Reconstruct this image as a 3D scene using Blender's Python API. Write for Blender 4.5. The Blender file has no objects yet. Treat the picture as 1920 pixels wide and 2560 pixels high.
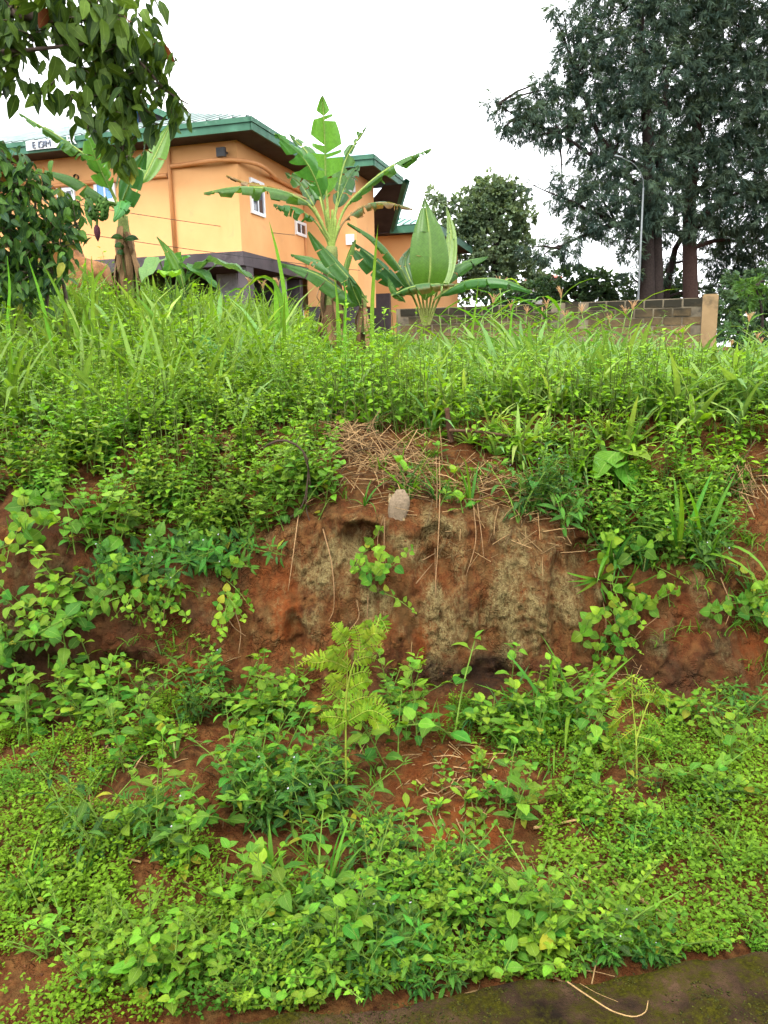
import bpy, math, random
import numpy as np
from mathutils import Vector, Matrix
from mathutils.bvhtree import BVHTree

SC = bpy.context.scene
COL = SC.collection
RNG = np.random.default_rng(7)
random.seed(7)
PI = math.pi
rad = math.radians

# ------------------------------------------------------------------ camera
EYE = 1.65
PITCH, ROLL, FPX = rad(-11.5), rad(1.2), 1960.0        # focal length in photo pixels (1920 x 2560)
_f = np.array([0, math.cos(PITCH), math.sin(PITCH)])
_r0 = np.array([1.0, 0, 0]); _u0 = np.cross(_r0, _f)
_R = _r0 * math.cos(ROLL) - _u0 * math.sin(ROLL)
_U = _u0 * math.cos(ROLL) + _r0 * math.sin(ROLL)
EYEP = np.array([0, 0, EYE])
cam = bpy.data.cameras.new('camera')
cam.sensor_fit = 'VERTICAL'; cam.sensor_height = 24.0; cam.lens = 24.0 * FPX / 2560.0
cam.clip_start = 0.05; cam.clip_end = 1500
camo = bpy.data.objects.new('camera', cam); COL.objects.link(camo)
_m = Matrix(((_R[0], _U[0], -_f[0], 0), (_R[1], _U[1], -_f[1], 0), (_R[2], _U[2], -_f[2], EYE), (0, 0, 0, 1)))
camo.matrix_world = _m
SC.camera = camo

# ------------------------------------------------------------------ sky, sun, exposure
SUN_EL, SUN_AZ = rad(58), rad(205)        # behind the camera, a little to the left
w = bpy.data.worlds.new('World'); SC.world = w; w.use_nodes = True
nt = w.node_tree; nt.nodes.clear()
sky = nt.nodes.new('ShaderNodeTexSky'); sky.sky_type = 'NISHITA'; sky.sun_disc = False
sky.sun_elevation = SUN_EL; sky.sun_rotation = SUN_AZ; sky.air_density = 1.0; sky.dust_density = 2.0
tc = nt.nodes.new('ShaderNodeTexCoord')
cn = nt.nodes.new('ShaderNodeTexNoise'); cn.inputs['Scale'].default_value = 1.6; cn.inputs['Detail'].default_value = 5
nt.links.new(tc.outputs['Generated'], cn.inputs['Vector'])
cr = nt.nodes.new('ShaderNodeMapRange')
cr.inputs['From Min'].default_value = 0.35; cr.inputs['From Max'].default_value = 0.65
cr.inputs['To Min'].default_value = 0.86; cr.inputs['To Max'].default_value = 0.97
nt.links.new(cn.outputs['Fac'], cr.inputs['Value'])
mx = nt.nodes.new('ShaderNodeMix'); mx.data_type = 'RGBA'
mx.inputs[7].default_value = (10.4, 10.6, 10.9, 1)          # the cloud layer
nt.links.new(cr.outputs['Result'], mx.inputs[0]); nt.links.new(sky.outputs['Color'], mx.inputs[6])
bg = nt.nodes.new('ShaderNodeBackground'); bg.inputs['Strength'].default_value = 0.1
nt.links.new(mx.outputs[2], bg.inputs['Color'])
wo = nt.nodes.new('ShaderNodeOutputWorld'); nt.links.new(bg.outputs['Background'], wo.inputs['Surface'])
sl = bpy.data.lights.new('sun', 'SUN'); sl.energy = 1.3; sl.angle = rad(25); sl.color = (1.0, 0.96, 0.9)
so = bpy.data.objects.new('sun', sl); COL.objects.link(so)
_sd = Vector((math.sin(SUN_AZ) * math.cos(SUN_EL), math.cos(SUN_AZ) * math.cos(SUN_EL), math.sin(SUN_EL)))
so.rotation_euler = _sd.to_track_quat('Z', 'Y').to_euler(); so.location = (0, 0, 30)
SC.view_settings.view_transform = 'Standard'; SC.view_settings.look = 'None'
SC.view_settings.exposure = 1.8; SC.view_settings.gamma = 1.0; SC.view_settings.use_curve_mapping = False
SC.render.engine = 'CYCLES'
SC.cycles.use_denoising = True
SC.cycles.use_adaptive_sampling = True; SC.cycles.adaptive_threshold = 0.03
SC.cycles.max_bounces = 4; SC.cycles.diffuse_bounces = 3; SC.cycles.transmission_bounces = 3
SC.cycles.caustics_reflective = False; SC.cycles.caustics_refractive = False

# ------------------------------------------------------------------ pixel <-> world
def ray(px, py): return _f + _R * ((px - 960) / FPX) + _U * ((1280 - py) / FPX)
def P(px, py, Y):
    d = ray(px, py); return EYEP + d * (Y / d[1])
def PZ(px, py, Z):
    d = ray(px, py); return EYEP + d * ((Z - EYE) / d[2])
def proj(p):
    v = np.asarray(p, float) - EYEP; wv = v @ _f
    wv = np.where(wv < 0.05, 0.05, wv)
    return 960 + FPX * (v @ _R) / wv, 1280 - FPX * (v @ _U) / wv

# ------------------------------------------------------------------ noise
def _hash(i, j, k, seed):
    h = (i * 374761393 + j * 668265263 + k * 2147483647 + seed * 974634777).astype(np.int64)
    h = (h ^ (h >> 13)) * 1274126177
    h = h ^ (h >> 16)
    return (h & 0xFFFF) / 65535.0
def vnoise(x, y, z=0, seed=0):
    x = np.asarray(x, float); y = np.asarray(y, float); z = np.asarray(z, float) + np.zeros_like(x)
    xi, yi, zi = np.floor(x).astype(np.int64), np.floor(y).astype(np.int64), np.floor(z).astype(np.int64)
    fx, fy, fz = x - xi, y - yi, z - zi
    fx, fy, fz = [t * t * (3 - 2 * t) for t in (fx, fy, fz)]
    o = 0
    for a in (0, 1):
        for b in (0, 1):
            for c in (0, 1):
                wgt = (fx if a else 1 - fx) * (fy if b else 1 - fy) * (fz if c else 1 - fz)
                o = o + wgt * _hash(xi + a, yi + b, zi + c, seed)
    return o * 2 - 1
def fbm(x, y, z=0, octs=4, seed=0, gain=0.5):
    o = 0; a = 1.0; s = 1.0
    for i in range(octs):
        o = o + a * vnoise(np.asarray(x) * s, np.asarray(y) * s, np.asarray(z) * s, seed + i * 17)
        a *= gain; s *= 2.03
    return o
def sstep(a, b, x):
    t = np.clip((x - a) / (b - a), 0, 1); return t * t * (3 - 2 * t)

# ------------------------------------------------------------------ materials
def nmat(name):
    m = bpy.data.materials.new(name); m.use_nodes = True; m.node_tree.nodes.clear()
    return m, m.node_tree
def nd(nt, t, ins=None, **kw):
    n = nt.nodes.new(t)
    for k, v in kw.items(): setattr(n, k, v)
    for k, v in (ins or {}).items():
        if isinstance(v, bpy.types.NodeSocket): nt.links.new(v, n.inputs[k])
        else: n.inputs[k].default_value = v
    return n
def mixc(nt, fac, a, b, mode='MIX'):
    n = nt.nodes.new('ShaderNodeMix'); n.data_type = 'RGBA'; n.blend_type = mode
    for i, v in ((0, fac), (6, a), (7, b)):
        if isinstance(v, bpy.types.NodeSocket): nt.links.new(v, n.inputs[i])
        else: n.inputs[i].default_value = v if i == 0 or len(v) == 4 else (*v, 1)
    return n.outputs[2]
def math_(nt, op, a, b=0.0, clamp=False):
    n = nd(nt, 'ShaderNodeMath', {0: a, 1: b}, operation=op, use_clamp=clamp); return n.outputs[0]
def rng_(nt, v, a, b, c=0.0, d=1.0):
    return nd(nt, 'ShaderNodeMapRange', {0: v, 1: a, 2: b, 3: c, 4: d}).outputs[0]
def noise_(nt, vec, scale, detail=4, rough=0.55):
    return nd(nt, 'ShaderNodeTexNoise', {'Vector': vec, 'Scale': scale, 'Detail': detail, 'Roughness': rough}).outputs['Fac']
def out_(nt, sh): nd(nt, 'ShaderNodeOutputMaterial', {'Surface': sh})

def surf(name, c1, c2, scale=3.0, rough=0.8, bump=0.0, bscale=40.0, stain=None, metallic=0.0, spec=0.3, low=0.35, high=0.65, bdist=0.01):
    m, nt = nmat(name)
    vec = nd(nt, 'ShaderNodeNewGeometry').outputs['Position']
    n1 = noise_(nt, vec, scale, 6)
    col = mixc(nt, rng_(nt, n1, low, high), c1, c2)
    if stain:
        n2 = noise_(nt, vec, stain[1], 7, 0.65)
        col = mixc(nt, rng_(nt, n2, stain[2], stain[3]), col, stain[0])
    b = nd(nt, 'ShaderNodeBsdfPrincipled', {'Base Color': col, 'Roughness': rough, 'Metallic': metallic, 'Specular IOR Level': spec})
    if bump:
        bn = nd(nt, 'ShaderNodeBump', {'Height': noise_(nt, vec, bscale, 5), 'Strength': bump, 'Distance': bdist})
        nt.links.new(bn.outputs[0], b.inputs['Normal'])
    out_(nt, b.outputs[0]); return m

def leafm(name, trans=0.35, rough=0.45, spec=0.35, vein=0.0, hue=0.025, val=0.3, midrib=0.0, vfreq=9.0, vdir=1.0, bump=0.3, tint=(1.15, 1.1, 0.5)):
    m, nt = nmat(name)
    c = nd(nt, 'ShaderNodeAttribute', attribute_name='col').outputs['Color']
    r = nd(nt, 'ShaderNodeObjectInfo').outputs['Random']
    hs = nd(nt, 'ShaderNodeHueSaturation', {'Color': c, 'Hue': rng_(nt, r, 0, 1, 0.5 - hue, 0.5 + hue),
            'Value': rng_(nt, math_(nt, 'FRACT', math_(nt, 'MULTIPLY', r, 7.31)), 0, 1, 1 - val, 1 + val)}).outputs[0]
    pos = nd(nt, 'ShaderNodeNewGeometry').outputs['Position']
    blot = rng_(nt, noise_(nt, pos, 38.0, 3), 0.3, 0.7, 0.84, 1.14)
    hs = mixc(nt, 1.0, hs, nd(nt, 'ShaderNodeCombineColor', {0: blot, 1: blot, 2: blot}).outputs[0], 'MULTIPLY')
    nrm = None
    if vein or midrib:
        uv = nd(nt, 'ShaderNodeAttribute', attribute_name='luv').outputs['Vector']
        s = nd(nt, 'ShaderNodeSeparateXYZ', {0: uv})
        u = math_(nt, 'ABSOLUTE', math_(nt, 'SUBTRACT', s.outputs[0], 0.5))
        ph = math_(nt, 'SUBTRACT', math_(nt, 'MULTIPLY', s.outputs[1], vfreq), math_(nt, 'MULTIPLY', u, vfreq * vdir))
        wv = math_(nt, 'ABSOLUTE', math_(nt, 'SUBTRACT', math_(nt, 'FRACT', ph), 0.5))        # 0 at vein
        vm = rng_(nt, wv, 0.0, 0.14, 1.0, 0.0)
        mr = rng_(nt, u, 0.012, 0.045, 1.0, 0.0)
        vsum = math_(nt, 'MAXIMUM', math_(nt, 'MULTIPLY', vm, vein), math_(nt, 'MULTIPLY', mr, midrib), True)
        hs = mixc(nt, vsum, hs, mixc(nt, 0.6, hs, (0.30, 0.42, 0.10)))
        h = math_(nt, 'SUBTRACT', 1.0, math_(nt, 'MAXIMUM', math_(nt, 'MULTIPLY', rng_(nt, wv, 0.0, 0.3, 1.0, 0.0), 0.7), mr))
        nrm = nd(nt, 'ShaderNodeBump', {'Height': h, 'Strength': bump, 'Distance': 0.004}).outputs[0]
    b = nd(nt, 'ShaderNodeBsdfPrincipled', {'Base Color': hs, 'Roughness': rough, 'Specular IOR Level': spec})
    tcol = mixc(nt, 1.0, hs, tint, 'MULTIPLY')
    t = nd(nt, 'ShaderNodeBsdfTranslucent', {'Color': tcol})
    if nrm is not None: nt.links.new(nrm, b.inputs['Normal'])
    mixs = nd(nt, 'ShaderNodeMixShader', {0: trans, 1: b.outputs[0], 2: t.outputs[0]})
    out_(nt, mixs.outputs[0]); return m

def attrm(name, rough=0.8, spec=0.2, bump=0.0, bscale=60.0):
    """plain matt surface whose own colour is the col attribute"""
    m, nt = nmat(name)
    c = nd(nt, 'ShaderNodeAttribute', attribute_name='col').outputs['Color']
    pos = nd(nt, 'ShaderNodeNewGeometry').outputs['Position']
    n = rng_(nt, noise_(nt, pos, bscale, 4), 0.3, 0.7, 0.7, 1.25)
    c = mixc(nt, 1.0, c, nd(nt, 'ShaderNodeCombineColor', {0: n, 1: n, 2: n}).outputs[0], 'MULTIPLY')
    b = nd(nt, 'ShaderNodeBsdfPrincipled', {'Base Color': c, 'Roughness': rough, 'Specular IOR Level': spec})
    if bump:
        bn = nd(nt, 'ShaderNodeBump', {'Height': noise_(nt, pos, bscale, 5), 'Strength': bump, 'Distance': 0.01})
        nt.links.new(bn.outputs[0], b.inputs['Normal'])
    out_(nt, b.outputs[0]); return m

M = {}
M['weed'] = leafm('weed_leaf', 0.38, 0.5, 0.22, vein=0.35, midrib=0.6, vfreq=7.0, vdir=1.2, bump=0.5)
M['herb'] = leafm('herb_leaf', 0.40, 0.6, 0.15, hue=0.02, val=0.2)
M['grass'] = leafm('grass_leaf', 0.42, 0.5, 0.22, midrib=0.5, vein=0.0, hue=0.02, val=0.25)
M['banana'] = leafm('banana_leaf', 0.40, 0.38, 0.45, vein=0.12, midrib=0.6, vfreq=40.0, vdir=0.25, bump=0.25, hue=0.012, val=0.15)
M['tree'] = leafm('tree_leaf', 0.32, 0.5, 0.15, midrib=0.4, hue=0.015, val=0.15)
M['needle'] = leafm('needle_leaf', 0.28, 0.7, 0.1, hue=0.01, val=0.1)
M['stem'] = attrm('green_stem', 0.8, 0.08)
M['dry'] = attrm('dry_fibre', 0.85, 0.15, 0.5, 120.0)
M['bark'] = attrm('bark', 0.9, 0.15, 0.9, 18.0)

# ------------------------------------------------------------------ mesh buffer
class Buf:
    def __init__(s): s.v = []; s.q = []; s.t = []; s.c = []; s.u = []; s.n = 0
    def add(s, v, quads=None, tris=None, col=(0.5, 0.5, 0.5), uv=None):
        v = np.asarray(v, float).reshape(-1, 3)
        if quads is not None and len(quads): s.q.append(np.asarray(quads, np.int64).reshape(-1, 4) + s.n)
        if tris is not None and len(tris): s.t.append(np.asarray(tris, np.int64).reshape(-1, 3) + s.n)
        s.v.append(v)
        col = np.asarray(col, float)
        s.c.append(np.broadcast_to(col, (len(v), 3)) if col.ndim == 1 else col)
        s.u.append(np.zeros((len(v), 2)) if uv is None else np.asarray(uv, float))
        s.n += len(v); return s
    def inst(s, tpl, R, T, S, cols):
        """M copies of a template (verts, quads, uv): R (M,3,3), T (M,3), S (M,) or (M,3), cols (M,3)"""
        v, q, uv = tpl
        R = np.asarray(R); Mn = len(R); K = len(v)
        if Mn == 0: return s
        S = np.asarray(S, float); S = S[:, None] if S.ndim == 1 else S
        vv = v[None] * S[:, None, :]
        vv = np.einsum('mij,mkj->mki', R, vv) + np.asarray(T)[:, None, :]
        qq = (q[None] + (np.arange(Mn) * K)[:, None, None]).reshape(-1, 4)
        s.add(vv.reshape(-1, 3), quads=qq, col=np.repeat(np.asarray(cols, float), K, 0), uv=np.tile(uv, (Mn, 1)))
        return s
    def mesh(s, name, mat, smooth=True):
        me = bpy.data.meshes.new(name)
        if s.n == 0: return me
        V = np.concatenate(s.v).astype(np.float32)
        nq = sum(len(x) for x in s.q); ntr = sum(len(x) for x in s.t)
        idx = []; st = []
        if nq: Q = np.concatenate(s.q); idx.append(Q.ravel()); st.append(np.arange(nq) * 4)
        if ntr: T = np.concatenate(s.t); idx.append(T.ravel()); st.append(nq * 4 + np.arange(ntr) * 3)
        idx = np.concatenate(idx).astype(np.int32); st = np.concatenate(st).astype(np.int32)
        me.vertices.add(len(V)); me.vertices.foreach_set('co', V.ravel())
        me.loops.add(len(idx)); me.loops.foreach_set('vertex_index', idx)
        me.polygons.add(len(st)); me.polygons.foreach_set('loop_start', st)
        me.polygons.foreach_set('use_smooth', np.full(len(st), bool(smooth)))
        a = me.attributes.new('col', 'FLOAT_COLOR', 'POINT')
        C = np.ones((len(V), 4), np.float32); C[:, :3] = np.concatenate(s.c); a.data.foreach_set('color', C.ravel())
        b = me.attributes.new('luv', 'FLOAT_VECTOR', 'POINT')
        U = np.zeros((len(V), 3), np.float32); U[:, :2] = np.concatenate(s.u); b.data.foreach_set('vector', U.ravel())
        me.update(calc_edges=True)
        if mat: me.materials.append(mat if not isinstance(mat, str) else M[mat])
        return me

def link(name, data, parent=None, loc=None):
    o = bpy.data.objects.new(name, data); COL.objects.link(o)
    if parent: o.parent = parent
    if loc is not None: o.location = loc
    return o
def obj(name, buf, mat, parent=None, smooth=True, loc=None):
    return link(name, buf.mesh(name, mat, smooth), parent, loc)
def tag(o, label, cat, group=None):
    o['label'] = label; o['category'] = cat
    if group: o['group'] = group
    return o
def thing(name, loc, label, cat, group=None):
    o = bpy.data.objects.new(name, None); COL.objects.link(o); o.location = loc; o.empty_display_size = 0.1
    return tag(o, label, cat, group)

def tube(buf, pts, radii, sides=6, col=(0.2, 0.3, 0.05), jit=0.0, cap=True):
    pts = np.asarray(pts, float); n = len(pts)
    radii = np.broadcast_to(np.asarray(radii, float), (n,))
    tan = np.gradient(pts, axis=0); tan /= np.linalg.norm(tan, axis=1)[:, None] + 1e-9
    ref = np.array([0, 0, 1.0]) if abs(tan[:, 2]).mean() < 0.8 else np.array([0, 1.0, 0])
    a = np.cross(tan, ref); a /= np.linalg.norm(a, axis=1)[:, None] + 1e-9
    b = np.cross(tan, a)
    th = np.arange(sides) / sides * 2 * PI
    rr = radii[:, None] * (1 + (RNG.uniform(-jit, jit, (n, sides)) if jit else 0))
    v = pts[:, None, :] + rr[..., None] * (np.cos(th)[None, :, None] * a[:, None, :] + np.sin(th)[None, :, None] * b[:, None, :])
    i = np.arange(n - 1)[:, None] * sides; j = np.arange(sides)[None]; k = (j + 1) % sides
    q = np.stack([i + j, i + k, i + sides + k, i + sides + j], -1).reshape(-1, 4)
    tr = [(n - 1) * sides + np.array([0, x, x + 1]) for x in range(1, sides - 1)] if cap else None
    buf.add(v.reshape(-1, 3), quads=q, tris=tr, col=col, uv=np.stack([np.full(n * sides, 0.25), np.repeat(np.linspace(0, 1, n), sides)], 1))
    return buf
def spline(pts, n):
    p = np.asarray(pts, float)
    if len(p) == 2: return p[0] + (p[1] - p[0]) * np.linspace(0, 1, n)[:, None]
    d = np.r_[0, np.cumsum(np.linalg.norm(np.diff(p, axis=0), axis=1) + 1e-6)]; d /= d[-1]
    m = np.gradient(p, d, axis=0)
    t = np.linspace(0, 1, n); k = np.clip(np.searchsorted(d, t, 'right') - 1, 0, len(d) - 2)
    h = (d[k + 1] - d[k])[:, None]; s = ((t - d[k]) / (d[k + 1] - d[k]))[:, None]
    return (2*s**3-3*s**2+1)*p[k] + (s**3-2*s**2+s)*h*m[k] + (-2*s**3+3*s**2)*p[k+1] + (s**3-s**2)*h*m[k+1]
def box(buf, a, b, col=(0.5, 0.5, 0.5), fr=None):
    (x0, y0, z0), (x1, y1, z1) = a, b
    v = np.array([(x, y, z) for z in (z0, z1) for y in (y0, y1) for x in (x0, x1)], float)
    if fr is not None: v = fr(v)
    q = [(0, 2, 3, 1), (4, 5, 7, 6), (0, 1, 5, 4), (2, 6, 7, 3), (0, 4, 6, 2), (1, 3, 7, 5)]
    return buf.add(v, quads=q, col=col)

# ------------------------------------------------------------------ leaf templates (length 1 along +y)
def leaf_tpl(n=6, W=0.36, shape='ovate', fold=0.25, droop=0.5, serr=0.0, wave=0.0):
    t = np.linspace(0, 1, n + 1)
    if shape == 'ovate': wd = np.sin(PI * t ** 0.72) ** 0.85
    elif shape == 'heart': wd = np.sin(PI * t ** 0.55) ** 0.8; wd[0] = 0.35
    elif shape == 'lance': wd = np.sin(PI * t ** 0.85) ** 0.9
    elif shape == 'obov': wd = np.sin(PI * t ** 1.35) ** 0.8
    elif shape == 'blade': wd = np.minimum(1, (0.55 + 2.2 * t)) * (1 - t ** 2.2) ** 0.8
    elif shape == 'round': wd = np.sqrt(np.clip(1 - (2 * t - 1) ** 2, 0, 1))
    wd = np.clip(wd, 0.02, None) * W * 0.5 * 1.0
    if serr: wd = wd * (1 + serr * np.where(np.arange(n + 1) % 2, 1, -1))
    ang = -droop * t
    dy = np.r_[0, np.cumsum(np.cos((ang[1:] + ang[:-1]) / 2))] / n
    dz = np.r_[0, np.cumsum(np.sin((ang[1:] + ang[:-1]) / 2))] / n
    v = np.zeros((n + 1, 3, 3)); uv = np.zeros((n + 1, 3, 2))
    for k, sx in enumerate((-1, 0, 1)):
        v[:, k, 0] = sx * wd; v[:, k, 1] = dy; v[:, k, 2] = dz + abs(sx) * wd * fold + wave * sx * wd * np.sin(t * 9)
        uv[:, k, 0] = 0.5 + 0.5 * sx; uv[:, k, 1] = t
    q = []
    for i in range(n):
        for k in (0, 1):
            a = i * 3 + k; q.append((a, a + 1, a + 4, a + 3))
    return v.reshape(-1, 3), np.array(q), uv.reshape(-1, 2)
def stick_tpl(sides=3, taper=0.6):
    th = np.arange(sides) / sides * 2 * PI
    v = np.concatenate([np.stack([np.cos(th), 0 * th, np.sin(th)], 1), np.stack([taper * np.cos(th), 0 * th + 1, taper * np.sin(th)], 1)])
    q = [(i, (i + 1) % sides, sides + (i + 1) % sides, sides + i) for i in range(sides)]
    return v, np.array(q), np.full((2 * sides, 2), 0.25)
TP = {
 'ov':   [leaf_tpl(8, 0.66, 'ovate', 0.22, d, 0.05, 0.08) for d in (0.35, 0.7, 1.1)],
 'ovs':  [leaf_tpl(3, 0.62, 'ovate', 0.25, d) for d in (0.3, 0.8, 1.2)],
 'heart':[leaf_tpl(7, 0.85, 'heart', 0.15, d, 0.0, 0.06) for d in (0.3, 0.7, 1.0)],
 'lance':[leaf_tpl(6, 0.26, 'lance', 0.3, d, 0.0, 0.06) for d in (0.3, 0.8, 1.3)],
 'lances':[leaf_tpl(3, 0.26, 'lance', 0.3, d) for d in (0.3, 0.8, 1.3)],
 'obov': [leaf_tpl(6, 0.52, 'obov', 0.2, d) for d in (0.2, 0.6)],
 'tiny': [leaf_tpl(2, 0.62, 'ovate', 0.25, d) for d in (0.2, 0.7)],
 'tinyr': [leaf_tpl(2, 0.85, 'round', 0.15, d) for d in (0.2, 0.6)],
 'blade':[leaf_tpl(7, 0.045, 'blade', 0.4, d) for d in (0.5, 1.1, 1.7, 2.3)],
 'bladew':[leaf_tpl(8, 0.062, 'blade', 0.4, d, 0, 0.1) for d in (0.5, 1.0, 1.6, 2.2)],
 'blades':[leaf_tpl(4, 0.05, 'blade', 0.3, d) for d in (0.5, 1.1, 1.7, 2.3)],
 'bladea':[leaf_tpl(4, 0.085, 'blade', 0.3, d) for d in (0.9, 1.5, 2.1)],
 'tree': [leaf_tpl(6, 0.46, 'ovate', 0.2, d, 0.05, 0.1) for d in (0.3, 0.7, 1.1)],
 'stick': stick_tpl(),
}
def frames(d, roll=0.0, up=(0, 0, 1)):
    d = np.asarray(d, float).reshape(-1, 3); d = d / (np.linalg.norm(d, axis=1)[:, None] + 1e-9)
    up = np.broadcast_to(np.asarray(up, float), d.shape)
    x = np.cross(d, up); ln = np.linalg.norm(x, axis=1)[:, None]
    x = np.where(ln < 1e-3, np.array([1.0, 0, 0]), x / (ln + 1e-9)); z = np.cross(x, d)
    r = np.broadcast_to(np.asarray(roll, float), (len(d),))[:, None]
    x2 = x * np.cos(r) + z * np.sin(r); z2 = np.cross(x2, d)
    return np.stack([x2, d, z2], -1)

# leaf colours (albedo)
LIME = np.array([0.150, 0.290, 0.013]); MIDG = np.array([0.062, 0.185, 0.014]); DEEP = np.array([0.028, 0.100, 0.016])
YELL = np.array([0.300, 0.310, 0.020]); BLUE = np.array([0.048, 0.150, 0.032]); STRAW = np.array([0.38, 0.24, 0.10])
def cmix(a, b, n, rng=RNG, p=1.0):
    t = rng.uniform(0, 1, n)[:, None] ** p
    return (a * (1 - t) + b * t) * rng.uniform(0.82, 1.18, (n, 1))
# ------------------------------------------------------------------ terrain
def zfar(x, y):
    x = np.asarray(x, float); y = np.asarray(y, float)
    base = 1.24 + 0.035 * (np.clip(y, 4, 12) - 4.5) + 0.012 * (np.clip(y, 12, 40) - 12)
    return base + 0.24 * sstep(5, 8.5, y) * sstep(.2, -2.0, x) - np.where(x > 0, 0.075, 0.13) * np.clip(x, -7, 9) * sstep(4, 11, y) + 0.05 * fbm(x * 0.5, y * 0.5, 0, 3, 5)
def curve_from_px(pts, Y):
    q = np.array([P(a, b, Y) for a, b in pts]); return q[:, 0], q[:, 2]
_lx, _lz = curve_from_px([(-400, 1330), (0, 1330), (150, 1350), (300, 1395), (600, 1400), (740, 1330), (850, 1295), (1000, 1300), (1250, 1290),
                          (1380, 1350), (1550, 1430), (1700, 1420), (1920, 1390), (2300, 1370)], 3.48)
_bx, _bz = curve_from_px([(-400, 1800), (0, 1790), (230, 1755), (450, 1730), (700, 1745), (900, 1740), (1200, 1745), (1500, 1725), (1750, 1735), (1920, 1755), (2300, 1770)], 3.22)

step = 0.012
xd = np.arange(-2.6, 2.6001, step)
xo = 2.6 + np.cumsum(0.03 * 1.22 ** np.arange(36)); xo = xo[xo < 260]
X = np.concatenate([-xo[::-1], xd, xo]); NX = len(X)
xc = np.clip(X, -4, 4)
yk = 1.70 + 0.143 * xc
yb = 3.20 + 0.10 * fbm(X * 1.1, 0 * X, 3.1, 3, 11) + 0.03 * fbm(X * 4, 0 * X, 1.1, 2, 12)
zb = np.interp(X, _bx, _bz); zl = np.interp(X, _lx, _lz) + 0.03 * fbm(X * 3, 0 * X, 9.1, 3, 13)
yl = yb + 0.25 + 0.03 * fbm(X * 5, 0 * X, 2.2, 3, 14)
one = np.ones_like(X)
ctl = [(-200 * one, -0.25 * one), (-8 * one, -0.25 * one), (0.4 * one, -0.25 * one), (yk - 0.55, -0.25 * one), (yk - 0.30, -0.08 * one),
       (yk + 0.02, 0.045 * one), (yb, zb), (yb + 0.10, zb + 0.5 * (zl - zb)), (yl, zl), (yl + 0.25, zl + 0.15), (4.45 * one, zfar(X, 4.45 * one)),
       (7 * one, zfar(X, 7 * one)), (12 * one, zfar(X, 12 * one)), (20 * one, zfar(X, 20 * one)), (60 * one, zfar(X, 60 * one)), (320 * one, zfar(X, 320 * one))]
rows = [3, 3, 3, 4, 4, 125, 40, 42, 22, 50, 60, 34, 20, 10, 8]
YY = []; ZZ = []; ID = []
for k, nr in enumerate(rows):
    for i in range(nr):
        t = i / nr
        YY.append(ctl[k][0] * (1 - t) + ctl[k + 1][0] * t); ZZ.append(ctl[k][1] * (1 - t) + ctl[k + 1][1] * t); ID.append(k + t)
YY.append(ctl[-1][0]); ZZ.append(ctl[-1][1]); ID.append(len(rows))
YY = np.array(YY); ZZ = np.array(ZZ); ID = np.array(ID)[:, None] + 0 * YY
far = ID[:, 0] >= 10
for r in np.where(far)[0]: ZZ[r] = zfar(X, YY[r])
for _ in range(6):
    for A in (YY, ZZ):
        B = A.copy(); B[1:-1] = (A[:-2] + 2 * A[1:-1] + A[2:]) / 4
        k = (ID[:, 0] > 5.1) & (ID[:, 0] < 10.5)
        A[k] = B[k]
XX = np.broadcast_to(X, YY.shape).copy()
near = sstep(2.9, 2.5, np.abs(XX))
wf = sstep(5.93, 6.1, ID) * sstep(8.7, 8.0, ID)                # the cut face
wg = sstep(5.0, 5.25, ID) * sstep(10.8, 9.6, ID)               # everything near
PXX, PYY = proj(np.stack([XX, YY, ZZ], -1).reshape(-1, 3)); PXX = PXX.reshape(XX.shape); PYY = PYY.reshape(XX.shape)
def ell(cx, cy, rx, ry, soft=0.35):
    d = np.sqrt(((PXX - cx) / rx) ** 2 + ((PYY - cy) / ry) ** 2); return sstep(1 + soft, 1 - soft, d)
nz = fbm(XX * 14, ZZ * 9, YY * 14, 4, 21)
# crusted lichen areas on the face
lich = 0.60 * sstep(520, 720, PXX) * sstep(1520, 1400, PXX) * sstep(1725, 1640, PYY) + 0.15
for cx, cy, rx, ry, s in [(785, 1500, 55, 120, 1), (840, 1430, 60, 110, .9), (880, 1560, 50, 90, .5), (1010, 1370, 50, 70, .9), (1000, 1480, 60, 70, .5), (1140, 1540, 70, 90, .9),
                          (1270, 1470, 55, 90, 1), (1330, 1560, 65, 120, 1.1), (1290, 1640, 60, 50, .9), (1425, 1500, 40, 80, 1), (1230, 1420, 60, 50, .7), (640, 1530, 50, 90, .55), (520, 1500, 30, 60, .6),
                          (470, 1640, 60, 30, .4), (330, 1560, 40, 60, .35), (90, 1400, 70, 70, .7), (60, 1560, 60, 60, .5), (360, 1730, 60, 30, .6), (700, 1620, 60, 60, .5), (1660, 1540, 40, 70, .4), (1640, 1620, 30, 30, .7), (900, 1350, 60, 40, .5)]:
    lich = np.maximum(lich, s * ell(cx, cy, rx, ry))
stk = fbm(XX * 9, ZZ * 2.2, YY * 6, 4, 23)
lich = sstep(0.22, 1.25, lich + 0.50 * nz + 0.45 * stk) * wf * (0.75 + 0.25 * sstep(-.2, .3, fbm(XX * 30, ZZ * 7, YY * 20, 3, 22)))
damp = np.zeros_like(XX)
for cx, cy, rx, ry, s in [(1225, 1690, 60, 55, 1.3), (1090, 1690, 110, 45, .75), (1350, 1690, 90, 35, .7), (930, 1690, 60, 60, .6), (430, 1560, 90, 60, .6), (330, 1620, 120, 80, .55), (120, 1700, 160, 110, .7),
                          (1440, 1690, 80, 40, .6), (1690, 1700, 120, 50, .6), (580, 1440, 50, 50, .5), (180, 1330, 160, 50, .6), (150, 1480, 260, 200, .5), (360, 1600, 150, 120, .5), (1720, 1600, 200, 120, .35), (100, 1280, 220, 60, .5)]:  # the wide ellipses just make the earth darker towards both ends
    damp = np.maximum(damp, s * ell(cx, cy, rx, ry, 0.5))
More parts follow.
